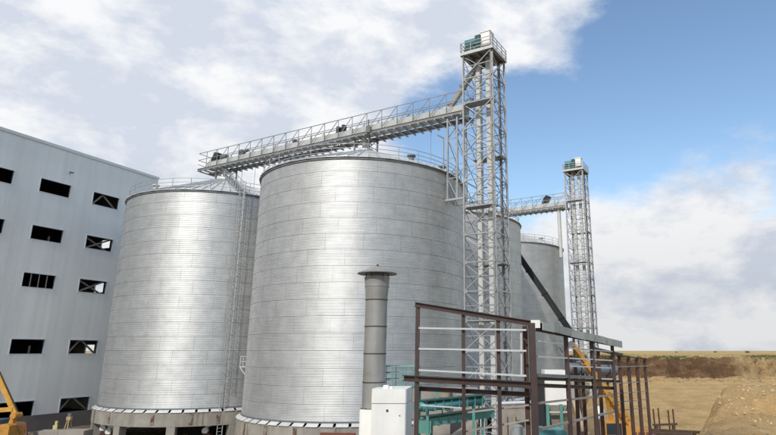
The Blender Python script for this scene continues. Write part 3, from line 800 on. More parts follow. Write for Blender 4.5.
def bridge_extras():
    z = 29.32
    # dark drive at the far end, slide-gate actuators along the run
    m = MB().prism([(25.6, .1, z + .3), (24.3, .1, z + .3), (23.7, .1, z + 1.0), (24.1, .1, z + 2.3), (24.8, .1, z + 2.4)], (0, .8, 0)); m.build('tail_drive', 'black_duct', bk)
    MB().tube((23.6, .5, z + 1.6), (22.6, .5, z + 1.5), .34, 12).build('drive_motor', 'galvanised_dark', bk)
    MB().box(19.4, 19.9, .2, .9, z + 1.2, z + 1.9).tube((19.2, .5, z + 1.75), (18.7, .5, z + 1.75), .2, 10).build('gate_actuator', 'galvanised_dark', bk)
    MB().box(3.4, 3.75, .2, .9, z + 1.2, z + 1.95).box(2.75, 3.1, .25, .75, z + 1.2, z + 2.1).build('gate_actuator', 'black_duct', bk)
    MB().box(10.4, 10.7, .2, .8, z + 1.2, z + 1.7).build('gate_actuator', 'galvanised_dark', bk)
    MB().bar((-1.2, 1.25, z + .3), (-1.2, 1.25, z + 1.7), .11).box(-1.6, -1.0, 1.2, 1.45, z + .1, z + .75).build('hand_wheel_stand', 'galvanised_dark', bk)
    MB().tube((-6.0, .45, z + 1.2), (-6.0, .45, z + 1.6), .12, 8).build('inspection_hatch', 'galvanised_dark', bk)
    # down-spouts to the silo peaks
    for s in (0, 23.0):
        MB().tube((s, .45, z + .1), (s, 0.0, SH + SPEAK), .3, 12).build('down_spout', 'casing_paint', bk)
bridge_extras()
bt2, bk2, _ = make_bridge(D, -12.9, 12, 30.2, 'distant walkway bridge between the far tower and the farthest silo', 'enclosed chain conveyor on the distant bridge', supports=(0.0,))
MB().prism([(-8.3, .1, 31.4), (-9.3, .1, 31.4), (-10.0, .1, 32.5), (-9.2, .1, 32.9), (-8.6, .1, 32.3)], (0, .7, 0)).build('drive_motor', 'black_duct', bk2)
MB().tube((-11.3, .4, 30.2), (-11.3, .4, 21.5), .33, 12).build('overflow_pipe', 'trunk_paint', bk2)

# feed chute from the elevator head down to the conveyor
def make_feed_chute():
    p0 = Vector((T1.x, T1.y, 0)) + Vector((U.x, U.y, 0)) * 0.55 + Vector((0, 0, 38.6)); sx = B - U * 10.6
    p1 = Vector((sx.x, sx.y, ZB + 30.6))
    t = thing('feed_chute', 'grey inclined feed chute from the tower head down to the bridge conveyor', 'chute', p1)
    MB().bar(p0 - p1, Vector((0, 0, 0)), .50, .50).build('duct', 'bridge_steel', t)
    MB().bar((p0 - p1) * .48, (p0 - p1) * .51, .62, .62).build('flange', 'galvanised_dark', t)
    MB().box(-.45, .45, -.45, .45, -.6, .25).build('transition_box', 'galvanised', t)
make_feed_chute()

def make_trestle():
    o = B - U * 11.75
    t = thing('support_trestle', 'pale lattice trestle holding the bridge end beside the near tower', 'trestle', (o.x, o.y, ZB), math.atan2(U.y, U.x))
    zt, zb = 29.15, 20.4
    for x in (-.55, .55):
        for y in (-1.0, 1.0): MB().bar((x, y, zb), (x, y, zt), .16).build('leg', 'galvanised', t)
    z = zb + .1; i = 0
    while z < zt - .5:
        for y in (-1.0, 1.0):
            MB().bar((-.55, y, z), (.55, y, min(zt, z + 2.1)), .07).build('diagonal_brace', 'galvanised', t)
            MB().bar((-.55, y, z), (.55, y, z), .08).build('crossbar', 'galvanised', t)
        for x in (-.55, .55):
            a, b = (1, -1) if i % 2 else (-1, 1)
            MB().bar((x, a, z), (x, b, min(zt, z + 2.1)), .07).build('diagonal_brace', 'galvanised', t)
        z += 2.15; i += 1
    for y in (-1.0, 1.0): MB().bar((-2.0, y, zb + .02), (.9, y, zb + .02), .2).build('bracket_beam', 'galvanised', t)
    # light pole fixed to the trestle
    MB().bar((.9, 1.25, 22.5), (.9, 1.25, 27.0), .10).build('lamp_pole', 'galvanised', t)
    MB().bar((.9, 1.25, 27.0), (1.5, 1.45, 27.4), .16, .12).build('lamp_head', 'galvanised_dark', t)
make_trestle()

# black inclined duct between the two rear silos
def make_duct():
    p, q = at(497, 224, 90.5), at(572, 334, 84)
    t = thing('inclined_duct', 'black inclined duct slanting down across the farthest silo', 'duct', q)
    d = p - q
    MB().bar(d, (0, 0, 0), .62, .66).build('duct_body', 'black_duct', t)
    for k in (.12, .33, .54, .75): MB().bar(d * k, d * (k + .012), .8, .84).build('joint_flange', 'black_duct', t)
    up = Vector((0, 0, .75)); MB().bar(d + up, up, .12).build('handrail', 'black_duct', t)
    for k in range(1, 9): MB().bar(d * (k / 9), d * (k / 9) + up, .08).build('rail_post', 'black_duct', t)
    b = Vector((.2, 0, -q.z)); MB().bar(b, Vector((.2, 0, -.4)), .3).build('support_post', 'black_duct', t)
make_duct()

# hanging cables below the near bridge
for i, (s, zb) in enumerate(((-8.6, 21.5), (20.0, 24.2), (17.6, 24.6))):
    p = B + U * s
    o = MB().bar((0, 0, 0), (0, 0, 29.2 - zb), .035).build('cable', 'galvanised_dark', None, loc=(p.x, p.y, ZB + zb))
    tag(o, ['thin cable hanging from the bridge near the lattice tower', 'thin cable hanging from the bridge over the silo nearest the building', 'thin cable hanging from the bridge just left of the largest silo'][i], 'cable', 'cables hanging below the bridge')

# ------------------------------------------------------------------ chimney and white housings
def make_chimney():
    Y = 31.0; base = at(373.2, 409, Y)
    t = thing('chimney', 'grey sheet-metal chimney in ringed sections with a wide rain cap', 'chimney', (base.x, base.y, base.z))
    zs = [at(375, py, Y).z - base.z for py in (409, 382, 353.5, 326.5, 300, 278)]
    r = 0.585
    for i in range(5):
        r1 = r; r2 = r
        if i == 4: r1, r2 = r, r * 1.16
        MB().lathe([(r1, zs[i] + .02), ((r1 + r2) / 2, (zs[i] + zs[i + 1]) / 2), (r2, zs[i + 1] - .02)], 32).build('section', 'chimney_steel', t, True)
        if i:
            MB().lathe([(r, zs[i] - .025), (r + .028, zs[i] - .02), (r + .028, zs[i] + .02), (r, zs[i] + .025)], 32).build('joint_ring', 'chimney_band', t)
    MB().lathe([(r, -.03), (r + .06, -.03), (r + .06, .05), (r, .05)], 32).build('joint_ring', 'chimney_band', t)
    ztop = zs[5]
    MB().lathe([(r * 1.16, ztop - .03), (r * 1.19, ztop - .03), (r * 1.19, ztop + .02), (r * 1.12, ztop + .02), (r * 1.12, ztop - .5)], 32).build('rim', 'chimney_steel', t)
    for k in range(4):
        a = .6 + k * math.pi / 2; MB().bar((r * 1.1 * math.cos(a), r * 1.1 * math.sin(a), ztop - .1), (r * 1.15 * math.cos(a), r * 1.15 * math.sin(a), ztop + .30), .06).build('cap_leg', 'chimney_band', t)
    cap = MB().lathe([(.02, ztop + .66), (.5, ztop + .51), (1.08, ztop + .25), (1.07, ztop + .21), (.6, ztop + .22), (.02, ztop + .25)], 32).build('rain_cap', 'chimney_steel', t)
    smooth_sharp(cap.data, 35)
    MB().lathe([(.06, ztop + .62), (.07, ztop + .72), (.02, ztop + .76)], 10).build('finial', 'chimney_band', cap)
make_chimney()

def make_housings():
    # big white filter housing
    Y = 29.0
    p0, p1 = at(372, 389, Y), at(406.5, 389.5, Y)
    w = p1.x - p0.x; zt = p0.z; d = 2.6
    t = thing('filter_housing', 'large plain white metal housing in front of the grey chimney', 'housing', (p0.x, Y, 0), R_(-3))
    zs = at(372, 403.5, Y).z
    def bev_box(mb, x0, x1, y0, y1, z0, z1, b=.05):
        pts = [(x0 + b, y0), (x1 - b, y0), (x1, y0 + b), (x1, y1 - b), (x1 - b, y1), (x0 + b, y1), (x0, y1 - b), (x0, y0 + b)]
        mb.prism([(x, y, z0) for x, y in pts], (0, 0, z1 - z0)); return mb
    bev_box(MB(), 0, w, 0, d, 0, zs - .015).build('body', 'white_paint', t)
    MB().box(.03, w - .03, .03, d - .03, zs - .1, zs + .1).build('seam', 'chimney_steel', t)
    bev_box(MB(), -.01, w + .01, -.01, d, zs + .015, zt).build('lid', 'white_paint', t)
    MB().box(.5, .75, .3, .55, zt, zt + .16).box(.8, .95, .3, .45, zt, zt + .1).build('lifting_lug', 'white_paint', t)
    b = at(388.5, 410.5, Y).z
    MB().tube((w * .46, 0.01, b), (w * .46, -.03, b), .06, 10).build('bolt', 'chimney_band', t)
    MB().tube((w * .82, 0.01, b - .22), (w * .82, -.02, b - .22), .04, 8).build('bolt', 'chimney_steel', t)
    # lower white duct box under the chimney
    q0, q1 = at(359.5, 410, 30.2), at(377, 410, 30.2)
    t2 = thing('duct_box', 'narrow white duct box under the foot of the grey chimney', 'housing', (q0.x, 30.2, 0), R_(-3))
    bev_box(MB(), 0, q1.x - q0.x + .3, 0, 1.7, 0, q0.z).build('body', 'white_paint', t2)
    MB().box(.2, 1.2, .3, 1.4, q0.z, q0.z + .05).build('flange', 'chimney_band', t2)
    # teal railing around the housing roof
    t3 = thing('roof_railing', 'turquoise tube railing on top of the large white housing', 'railing', (p0.x, Y, zt), R_(-3))
    xs = [.12, .65, 1.2, 1.75, w + .3]
    y = 2.3
    for yy in (d - .15, d + 1.0):
        for x in xs: MB().tube((x, yy, -.02), (x, yy, 1.0), .025, 6).build('rail_post', 'teal_paint', t3)
        for z in (.32, .66, 1.0): MB().tube((xs[0], yy, z), (xs[-1], yy, z), .025, 6).build('rail', 'teal_paint', t3)
    for x in (xs[0], xs[-1]):
        for z in (.32, .66, 1.0): MB().tube((x, d - .15, z), (x, d + 1.0, z), .025, 6).build('rail', 'teal_paint', t3)
    MB().box(xs[0] - .1, xs[-1] + .1, d + .01, d + 1.1, -.12, -.02).build('deck', 'teal_paint', t3)
    for x in (xs[0], xs[-1]): MB().box(x - .06, x + .06, d + .9, d + 1.02, -zt, -.12).build('deck_post', 'teal_paint', t3)
make_housings()

# ------------------------------------------------------------------ brown steel frame in the foreground
def make_frame():
    P0 = at(532, 352, 18.0)
    t = thing('steel_lean_to', 'unfinished brown steel frame of a lean-to with white rails in the foreground', 'frame', (P0.x, P0.y, 0))
    o = Vector((P0.x, P0.y, 0))
    YL = lambda px: 19.8 + (18.0 - 19.8) * (px - 417) / (532 - 417)
    def YR(px):
        # plan line of the right wing
        d = Vector((.61, .79)); k = (px - CX) / 586.0
        s = (k * P0.y - P0.x) / (d.x - k * d.y); return P0.y + d.y * s
    def W(px, py, Y): return at(px, py, Y) - o
    def beam(name, a, b, w, h, m, ib=True):
        mb = MB()
        if ib: mb.ibeam(a, b, w, h, t=.022)
        else: mb.bar(a, b, w, h)
        return mb.build(name, m, t)
    # posts
    for px, pyt, w, Yf in ((417.3, 305, .145, YL), (463.5, 313, .115, YL), (498.5, 319, .115, YL), (532.5, 323, .19, YL), (566.5, 331, .13, YR), (592.0, 338, .13, YR), (612.5, 343, .11, YR)):
        Y = Yf(px); b = W(px, 352, Y); top = at(px, pyt, Y).z
        MB().ibeam((b.x, b.y, -.2), (b.x, b.y, top), w, w, up=(0, 1, 0), t=.02).build('post', 'brown_steel', t)
    b = W(525.8, 352, 18.6); MB().ibeam((b.x, b.y, -.2), (b.x, b.y, at(526, 326, 18.6).z), .14, .14, up=(0, 1, 0), t=.02).build('post', 'rusty_steel', t)
    # left wing: sloping rafter, floor beams, white rails
    beam('rafter', W(415.2, 304.5, YL(416)), W(532, 323.5, 18.0), .16, .17, 'brown_steel')
    beam('floor_beam', W(404, 378.0, YL(404)), W(533, 385.0, 18.0), .22, .19, 'brown_steel')
    beam('floor_beam', W(415.5, 388.5, YL(416) + .3), W(529, 394.5, 18.3), .14, .14, 'brown_steel')
    for (a, c) in ((328, 330), (348.7, 350.8), (370, 375.8)):
        beam('rail', W(419, a, YL(419) - .12), W(526.5, c, YL(526.5) - .12), .045, .055, 'white_rail', False)
    beam('rail_stanchion', W(521, 329, YL(521) - .05), W(521.4, 376, YL(521) - .05), .05, .05, 'white_rail', False)
    beam('brace', W(417, 404.8, YL(417) + .1), W(462, 408, YL(463) + .1), .04, .04, 'white_rail', False)
    beam('brace', W(463, 413, YL(463) + .2), W(529, 405, 18.4), .05, .05, 'pale_concrete', False)
    beam('brace', W(463, 432, YL(463) + .2), W(529, 420, 18.4), .05, .05, 'pale_concrete', False)
    # right wing
    ys = [(538, 322.5), (549, 325.0), (566, 329.5), (580, 333), (600, 337.5), (617, 341.5)]
    MB().box(-.16, .12, -.14, .14, -.14, .10).build('eave_end', 'white_paint', t, loc=W(535.5, 323.5, 18.05))
    for i in range(len(ys) - 1):
        (xa, ya), (xb, yb) = ys[i], ys[i + 1]
        a, c = W(xa, ya, YR(xa)), W(xb + .8, yb + .2, YR(xb + .8))
        off = Vector((0, 0, .012 * (i % 2)))
        g = MB(); g.bar(a + off, c + off, .34, .03); dirn = (c - a).normalized(); side = dirn.cross(Vector((0, 0, 1))).normalized()
        g.bar(a + off + side * .16 + Vector((0, 0, -.12)), c + off + side * .16 + Vector((0, 0, -.12)), .03, .24)
        g.bar(a + off - side * .16 + Vector((0, 0, -.08)), c + off - side * .16 + Vector((0, 0, -.08)), .03, .16)
        g.build('eave_sheet', 'gutter', t)
    beam('eave_beam', W(536, 329.0, 18.1), W(615, 345, YR(615)), .10, .12, 'brown_steel')
    beam('floor_beam', W(535, 375.2, 18.1), W(592, 377.4, YR(592)), .16, .10, 'grey_blue', False)
    beam('floor_beam', W(535, 378.6, 18.15), W(620, 381.4, YR(620)), .14, .10, 'brown_steel')
    beam('floor_beam', W(535, 385.2, 18.15), W(613, 388.2, YR(613)), .14, .12, 'brown_steel')
    for (xa, a, xb, c) in ((537, 341, 563, 344.0), (537, 356.5, 612, 360.5), (568, 348, 612, 351.5), (569, 366, 611, 368)):
        beam('rail', W(xa, a, YR(xa) - .1), W(xb, c, YR(xb) - .1), .04, .045, 'white_rail', False)
    beam('brace', W(535, 403.5, 18.0), W(615, 394.5, YR(615)), .06, .06, 'pale_concrete', False)
    beam('brace', W(535, 430.5, 18.0), W(616, 411.0, YR(616)), .06, .07, 'pale_concrete', False)
    for px in (577, 584): 
        Y = YR(px) + 1.0; q = W(px, 400, Y); MB().bar((q.x, q.y, -.2), (q.x, q.y, at(px, 366 + (px - 577), Y).z), .12).build('post', 'rusty_steel', t)
make_frame()

def make_rack():
    Y0, Y1 = 24.0, 27.5
    Yf = lambda px: Y0 + (Y1 - Y0) * (px - 594) / (647 - 594)
    o = at(622, 400, Yf(622)); o.z = 0
    t = thing('post_row', 'row of thin rusty posts with wire rails beyond the brown steel frame', 'fence', o)
    for px, py in ((600.5, 351), (621.5, 354.5), (630.5, 357), (639, 358), (647, 358.5)):
        Y = Yf(px); b = at(px, 392, Y) - o
        MB().bar((b.x, b.y, -.2), (b.x, b.y, at(px - 1, py, Y).z), .13 if px < 645 else .11).build('post', 'rusty_steel', t)
    MB().bar(at(593, 348.5, Yf(593)) - o, at(622, 355.0, Yf(622)) - o, .12).build('top_beam', 'brown_steel', t)
    MB().bar(at(621, 356.2, Yf(621)) - o, at(646, 358.8, Yf(646)) - o, .05).build('top_beam', 'rusty_steel', t)
    for (a, c) in ((367, 366), (384, 381.5), (394, 391), (402.5, 399.5), (411, 408)):
        MB().bar(at(612, a, Yf(612)) - o, at(648, c, Yf(648)) - o, .03).build('wire', 'chimney_steel', t)
make_rack()

# ------------------------------------------------------------------ cranes
def wheel(parent, x, y, r=.55, w=.4):
    MB().tube((x, y - w / 2, r), (x, y + w / 2, r), r, 16).build('wheel', 'black_rubber', parent)
def make_crane_right():
    Y = 44.0; o = at(631, 424, Y); o.z = 0
    t = thing('mobile_crane', 'yellow truck crane with raised boom behind the brown steel frame', 'crane', o, 0, 'mobile cranes')
    L = lambda px, py, Yy=Y: at(px, py, Yy) - o
    c0, c1 = L(612, 436), L(650, 428)
    MB().box(c0.x - 2.2, c1.x + .6, -1.2, 1.2, .75, 1.7).build('chassis', 'blue_paint', t)
    MB().box(c0.x + .3, c1.x, -1.1, 1.1, 1.702, 3.05).build('engine_cover', 'grey_blue', t)
    for x in (-3.2, -1.9, .4, 1.6): 
        for y in (-1.0, 1.0): wheel(t, x, y)
    a, b = L(619.5, 430), L(646, 420)
    MB().prism([(a.x, -1.0, 3.06), (b.x, -1.0, 3.06), (b.x, -1.0, 3.75), (b.x - .35, -1.0, 3.95), (a.x + 1.0, -1.0, 3.95), (a.x, -1.0, 4.3)], (0, 2.0, 0)).build('turret', 'crane_orange', t)
    for k in range(4): MB().box(a.x + .75 + k * .28, a.x + .93 + k * .28, -1.04, -1.0, 3.25, 3.75).build('vent', 'crane_red', t)
    MB().box(b.x - .05, b.x + .5, -.9, .9, 3.08, 3.5).build('counterweight', 'crane_red', t)
    MB().box(a.x - 1.3, a.x - .05, -1.1, -.1, 3.06, 4.5).build('cab', 'crane_orange', t)
    MB().box(a.x - 1.22, a.x - .15, -1.13, -1.1, 3.6, 4.35).build('cab_window', 'cab_glass', t)
    # boom: nested box sections
    p, q = L(629, 424, Y), L(572, 344, 41.0)
    d = q - p
    MB().bar(p, p + d * .48, .42, .52).build('boom_section', 'crane_yellow', t)
    MB().bar(p + d * .44, p + d * .78, .34, .42).build('boom_section', 'crane_yellow', t)
    MB().bar(p + d * .74, p + d, .26, .32).build('boom_section', 'crane_orange', t)
    dn = d.normalized(); perp = Vector((dn.z, 0, -dn.x))
    for k in range(9): MB().bar(p + d * (.04 + .05 * k) - Vector((0, .23, 0)) + perp * .24, p + d * (.08 + .05 * k) - Vector((0, .23, 0)) - perp * .24, .06, .05).build('boom_rib', 'crane_orange', t)
    MB().bar(q + perp * .1, q - perp * .55 + Vector((-.4, 0, -.1)), .4, .4).build('boom_head', 'galvanised_dark', t)
    MB().tube(L(612, 424, Y), p + d * .42, .16, 10).build('luffing_cylinder', 'crane_yellow', t)
    MB().bar(q + Vector((-.35, 0, -.2)), q + Vector((-.35, 0, -3.2)), .03).build('hoist_rope', 'black_rubber', t)
    MB().box(-.16, .16, -.12, .12, -.5, 0).build('hook_block', 'crane_red', t, loc=q + Vector((-.35, 0, -3.2)))
make_crane_right()

def make_crane_left():
    Y = 60.0; o = at(14, 426, Y); o.z = 0
    t = thing('mobile_crane', 'orange crane with raised boom at the foot of the grey building', 'crane', o, 0, 'mobile cranes')
    L = lambda px, py, Yy=Y: at(px, py, Yy) - o
    MB().box(-5.0, 1.2, -1.2, 1.2, .6, 1.05).build('chassis', 'blue_paint', t)
    for x in (-4.2, -2.8, -.6, .6):
        for y in (-1.05, 1.05): wheel(t, x, y, .5)
    a, b = L(5, 434), L(18, 423)
    MB().prism([(a.x, -1.1, 1.06), (b.x, -1.1, 1.06), (b.x, -1.1, b.z - .15), (b.x - .2, -1.1, b.z), (a.x + .2, -1.1, b.z), (a.x, -1.1, b.z - .3)], (0, 2.2, 0)).build('turret', 'crane_orange', t)
    c, d = L(-8, 434), L(6.5, 419)
    MB().box(c.x, d.x, -1.15, 1.0, 1.06, d.z).build('cab', 'blue_paint', t)
    MB().box(c.x + .2, d.x - .15, -1.18, -1.15, 1.7, d.z - .2).build('cab_window', 'cab_glass', t)
    MB().bar(L(-6, 410.5), L(14, 409), .5, .42).build('jib_arm', 'crane_yellow', t)
    p, q = L(15.5, 413.5), L(-26, 322)
    dd = q - p
    MB().bar(p - dd * .03, p + dd * .5, .36, .46).build('boom_section', 'crane_yellow', t)
    MB().bar(p + dd * .47, q, .28, .36).build('boom_section', 'crane_yellow', t)
    n = dd.normalized(); perp = Vector((n.z, 0, -n.x))
    if perp.x < 0: perp = -perp
    MB().bar(p + perp * .29, q + perp * .22, .07).build('hose', 'black_rubber', t)
    MB().tube(p - Vector((0, .5, 0)) - dd * .02, p + Vector((0, .5, 0)) - dd * .02, .30, 14).build('pivot', 'crane_orange', t)
    MB().bar(p, L(11, 425), .4, .4).build('pivot_post', 'crane_orange', t)
    MB().bar(L(17, 425.5), L(27, 423.5), .22, .25).build('outrigger', 'crane_red', t)
    MB().bar(L(26.5, 423), L(26.5, 436), .16, .16).build('outrigger_leg', 'crane_red', t)
make_crane_left()

# ------------------------------------------------------------------ machinery seen through the frame
def make_screw(px0, py0, px1, py1, Y0, Y1, r, label, m, kind):
    o = at(px0, py0, Y0); g = Vector((o.x, o.y, 0))
    t = thing('screw_conveyor', label, 'conveyor', g, 0, 'turquoise screw conveyors')
    p, q = at(px0, py0, Y0) - g, at(px1, py1, Y1) - g
    d = q - p
    if kind: MB().tube(p, q, r, 14).build('tube', m, t, True)
    else: MB().bar(p, q, r * 2, r * 1.8).build('trough', m, t)
    for k in range(8):
        c = p + d * (.04 + .13 * k)
        MB().bar(c, c + d.normalized() * .05, r * 2.15, r * 2.15).build('flange', 'teal_paint', t)
    MB().bar(p + Vector((0, 0, r + .05)), q + Vector((0, 0, r + .05)), .5, .05).build('cover_strip', 'dark_green', t)
    if not kind: MB().box(p.x - .2, p.x + .3, p.y - .3, p.y + .25, p.z - .38, p.z + .1).build('gear_housing', 'teal_paint', t)
    else: MB().tube(p - d.normalized() * .3, p, r * .75, 12).build('drive_motor', 'teal_paint', t)
    for k in (.1, .85):
        c = p + d * k; MB().bar((c.x, c.y, 0), (c.x, c.y, c.z - r), .12).build('stand', 'teal_paint', t)
    for k in (.25, .55):
        c = p + d * k + Vector((0, 0, r)); MB().bar(c, c + Vector((0, 0, .3)), .06).bar(c + Vector((-.15, 0, .3)), c + Vector((.2, 0, .34)), .08).build('hatch_handle', 'teal_paint', t)
make_screw(421, 407, 482, 400.5, 24.5, 26.5, .19, 'upper blue-turquoise screw conveyor tube behind the brown steel frame', 'blue_teal', 1)
make_screw(424, 422.5, 492, 413, 25.0, 27.5, .17, 'lower green-turquoise trough conveyor behind the brown steel frame', 'teal_paint', 0)

def make_intake():
    a, b = at(414, 389.5, 43), at(478, 389.5, 43); g = Vector(((a.x + b.x) / 2, 43, 0)); w = b.x - a.x
    t = thing('intake_house', 'low pale concrete intake house behind the turquoise conveyors', 'building', g)
    MB().box(-w / 2, w / 2, 0, 2.6, -.2, 5.75).build('wall', 'pale_concrete', t)
    MB().box(-w / 2 - .05, w / 2 + .05, -.06, 2.66, 5.754, a.z).build('parapet', 'pale_concrete', t)
    MB().prism([(-w / 2 + .4, -1.6, 2.2), (w / 2 - .2, -1.6, 4.7), (w / 2 - .2, -1.6, 0), (-w / 2 + .4, -1.6, 0)], (0, 1.55, 0)).build('ramp', 'pale_concrete', t)
    MB().box(.3, 1.1, -.02, .02, 2.0, 4.5).build('doorway', 'interior_shade', t)  # flat near-black sheet on the wall, painted as the unlit inside
    h = at(446, 395, 42.6) - g
    MB().tube((h.x, -.5, h.z - .5), (h.x, -.5, h.z + .5), .32, 12).build('vent_pipe', 'plank', t)
make_intake()

def make_pump_block():
    a = at(500, 398, 47); b = at(526, 398, 47); g = Vector(((a.x + b.x) / 2, 47, 0)); w = b.x - a.x
    t = thing('pump_block', 'stained concrete block with a dark opening at the tower foot', 'structure', g)
    MB().box(-w / 2, w / 2 + 1.2, 0, 2, -.2, 5.0).build('wall', 'pale_concrete', t)
    MB().box(.25, .85, -.02, .02, 3.3, 4.1).build('opening', 'interior_shade', t)  # no recess: the shade within is a near-black sheet
    MB().tube((-w / 2 - .3, -.3, 5.35), (w / 2 + .4, -.3, 5.45), .14, 10).build('pipe', 'white_rail', t)
    for x in (-.6, .05, .95): MB().tube((x, -.35, 2.2), (x, -.35, 4.6), .07, 8).build('standpipe', 'plank', t)
    MB().box(-w / 2 - .2, w / 2 + 1.3, -.5, 0, 2.0, 2.2).build('ledge', 'pale_concrete', t)
make_pump_block()

def make_hopper():
    Y = 28.0; a, b = at(545, 381, Y), at(567.5, 405, Y); g = Vector(((a.x + b.x) / 2, Y, 0)); w = (b.x - a.x) / 2
    t = thing('feed_hopper', 'white square hopper bin on turquoise legs behind the steel frame', 'hopper', g)
    zb = b.z; zt = at(545, 379, Y).z + .4
    MB().box(-w, w, 0, 2 * w, zb, zt).build('bin', 'white_paint', t)
    m = MB(); k = .18
    m.v = [(-w, 0, zb), (w, 0, zb), (w, 2 * w, zb), (-w, 2 * w, zb), (-k, w - k, zb - .95), (k, w - k, zb - .95), (k, w + k, zb - .95), (-k, w + k, zb - .95)]
    m.f = [(0, 1, 5, 4), (1, 2, 6, 5), (2, 3, 7, 6), (3, 0, 4, 7), (7, 6, 5, 4)]
    m.build('cone', 'pale_concrete', t)
    for x in (-w + .05, w * .35):
        for y in (-.08, 2 * w): MB().box(x - .07, x + .07, y - .07, y + .07, 0, zb + .04).build('leg', 'teal_paint', t)
    MB().bar((-w, -.1, zb - .3), (w, -.1, zb - .3), .07).build('tie_bar', 'white_rail', t)
    MB().box(-w - .5, -w - .03, .2, 1.2, 0, zt - .2).build('control_panel', 'black_duct', t)
make_hopper()

def make_small_machines():
    a, b = at(538, 430, 22.5), at(567, 430, 22.5); g = Vector(((a.x + b.x) / 2, 22.5, 0)); w = (b.x - a.x) / 2
    t = thing('seed_cleaner', 'flat turquoise machine casing at the bottom edge right of the corner post', 'machine', g)
    MB().prism([(-w, 0, 0), (w, 0, 0), (w, 0, a.z - .12), (w - .1, 0, a.z), (-w + .1, 0, a.z), (-w, 0, a.z - .12)], (0, 1.2, 0)).build('casing', 'blue_teal', t)
    MB().tube((-.2, .4, a.z), (-.2, .4, a.z + .09), .09, 12).build('cap', 'black_rubber', t)
    MB().box(-w * .95, -w * .45, -.02, 0, a.z - .5, a.z - .2).build('panel', 'grey_blue', t)
    # grey-blue drum at bottom
    c = at(519.5, 434, 21.5); t = thing('steel_drum', 'grey-blue steel drum lying at the foot of the frame', 'drum', (c.x, c.y, 0))
    MB().tube((0, -.27, c.z), (0, .6, c.z), .26, 20).build('body', 'gutter', t, False)
    for y in (-.3, .12, .55): MB().tube((0, y, c.z), (0, y + .04, c.z), .28, 20).build('hoop', 'gutter', t)
    for x in (-.2, .2): MB().box(x - .06, x + .06, -.2, .5, 0, c.z - .2).build('stand', 'rusty_steel', t)
    # grey lying tank behind right wing
    p, q = at(569, 368, 52), at(616, 370.5, 54); g = Vector((p.x, p.y, 0)); t = thing('process_tank', 'long grey-blue lying tank behind the right wing of the steel frame', 'tank', g)
    p, q = p - g, q - g; d = (q - p).normalized()
    m = MB().tube(p, q, .46, 18); m.tube(p - d * .25, p, .16, 18, .46, True); m.tube(q, q + d * .25, .46, 18, .16); o = m.build('shell', 'grey_blue', t)
    for k in (.2, .5, .8):
        c = p.lerp(q, k); MB().bar((c.x, c.y, 0), (c.x, c.y, c.z - .3), .16).build('leg', 'rusty_steel', t)
        MB().tube(c - d * .05, c + d * .05, .49, 18).build('band', 'black_duct', t)
    MB().bar(p + Vector((0, -.2, -.8)), q + Vector((0, -.2, -.8)), .35, .14).build('catwalk', 'white_rail', t)
    MB().tube(p.lerp(q, .35), p.lerp(q, .35) + Vector((0, 0, .9)), .13, 10).build('inlet', 'white_rail', t)
    # white vessel
    c = at(599.5, 413, 30); t = thing('white_vessel', 'small white rounded vessel between the right wing posts', 'vessel', (c.x, c.y, 0))
    m = MB().lathe([(.02, c.z - .35), (.2, c.z - .3), (.26, c.z - .1), (.26, c.z + .1), (.2, c.z + .27), (.02, c.z + .33)], 18); o = m.build('shell', 'white_paint', t, True)
    for k in range(3):
        a = k * 2.1; MB().bar((.2 * math.cos(a), .2 * math.sin(a), 0), (.18 * math.cos(a), .18 * math.sin(a), c.z - .2), .06).build('leg', 'rusty_steel', t)
    # pale diagonal spout behind the wing
    p, q = at(574, 399, 27), at(584, 432, 26); g = Vector((q.x, q.y, 0)); t = thing('diagonal_spout', 'pale diagonal spout pipe between the right wing posts', 'pipe', g)
    MB().tube(p - g, q - g, .13, 12).build('pipe', 'plank', t, True)
    MB().tube(p - g, p - g + Vector((0, 0, .9)), .14, 12).build('elbow', 'pale_concrete', t)
    MB().tube(q - g, Vector((0, 0, 0)), .12, 10).build('foot', 'rusty_steel', t)
make_small_machines()

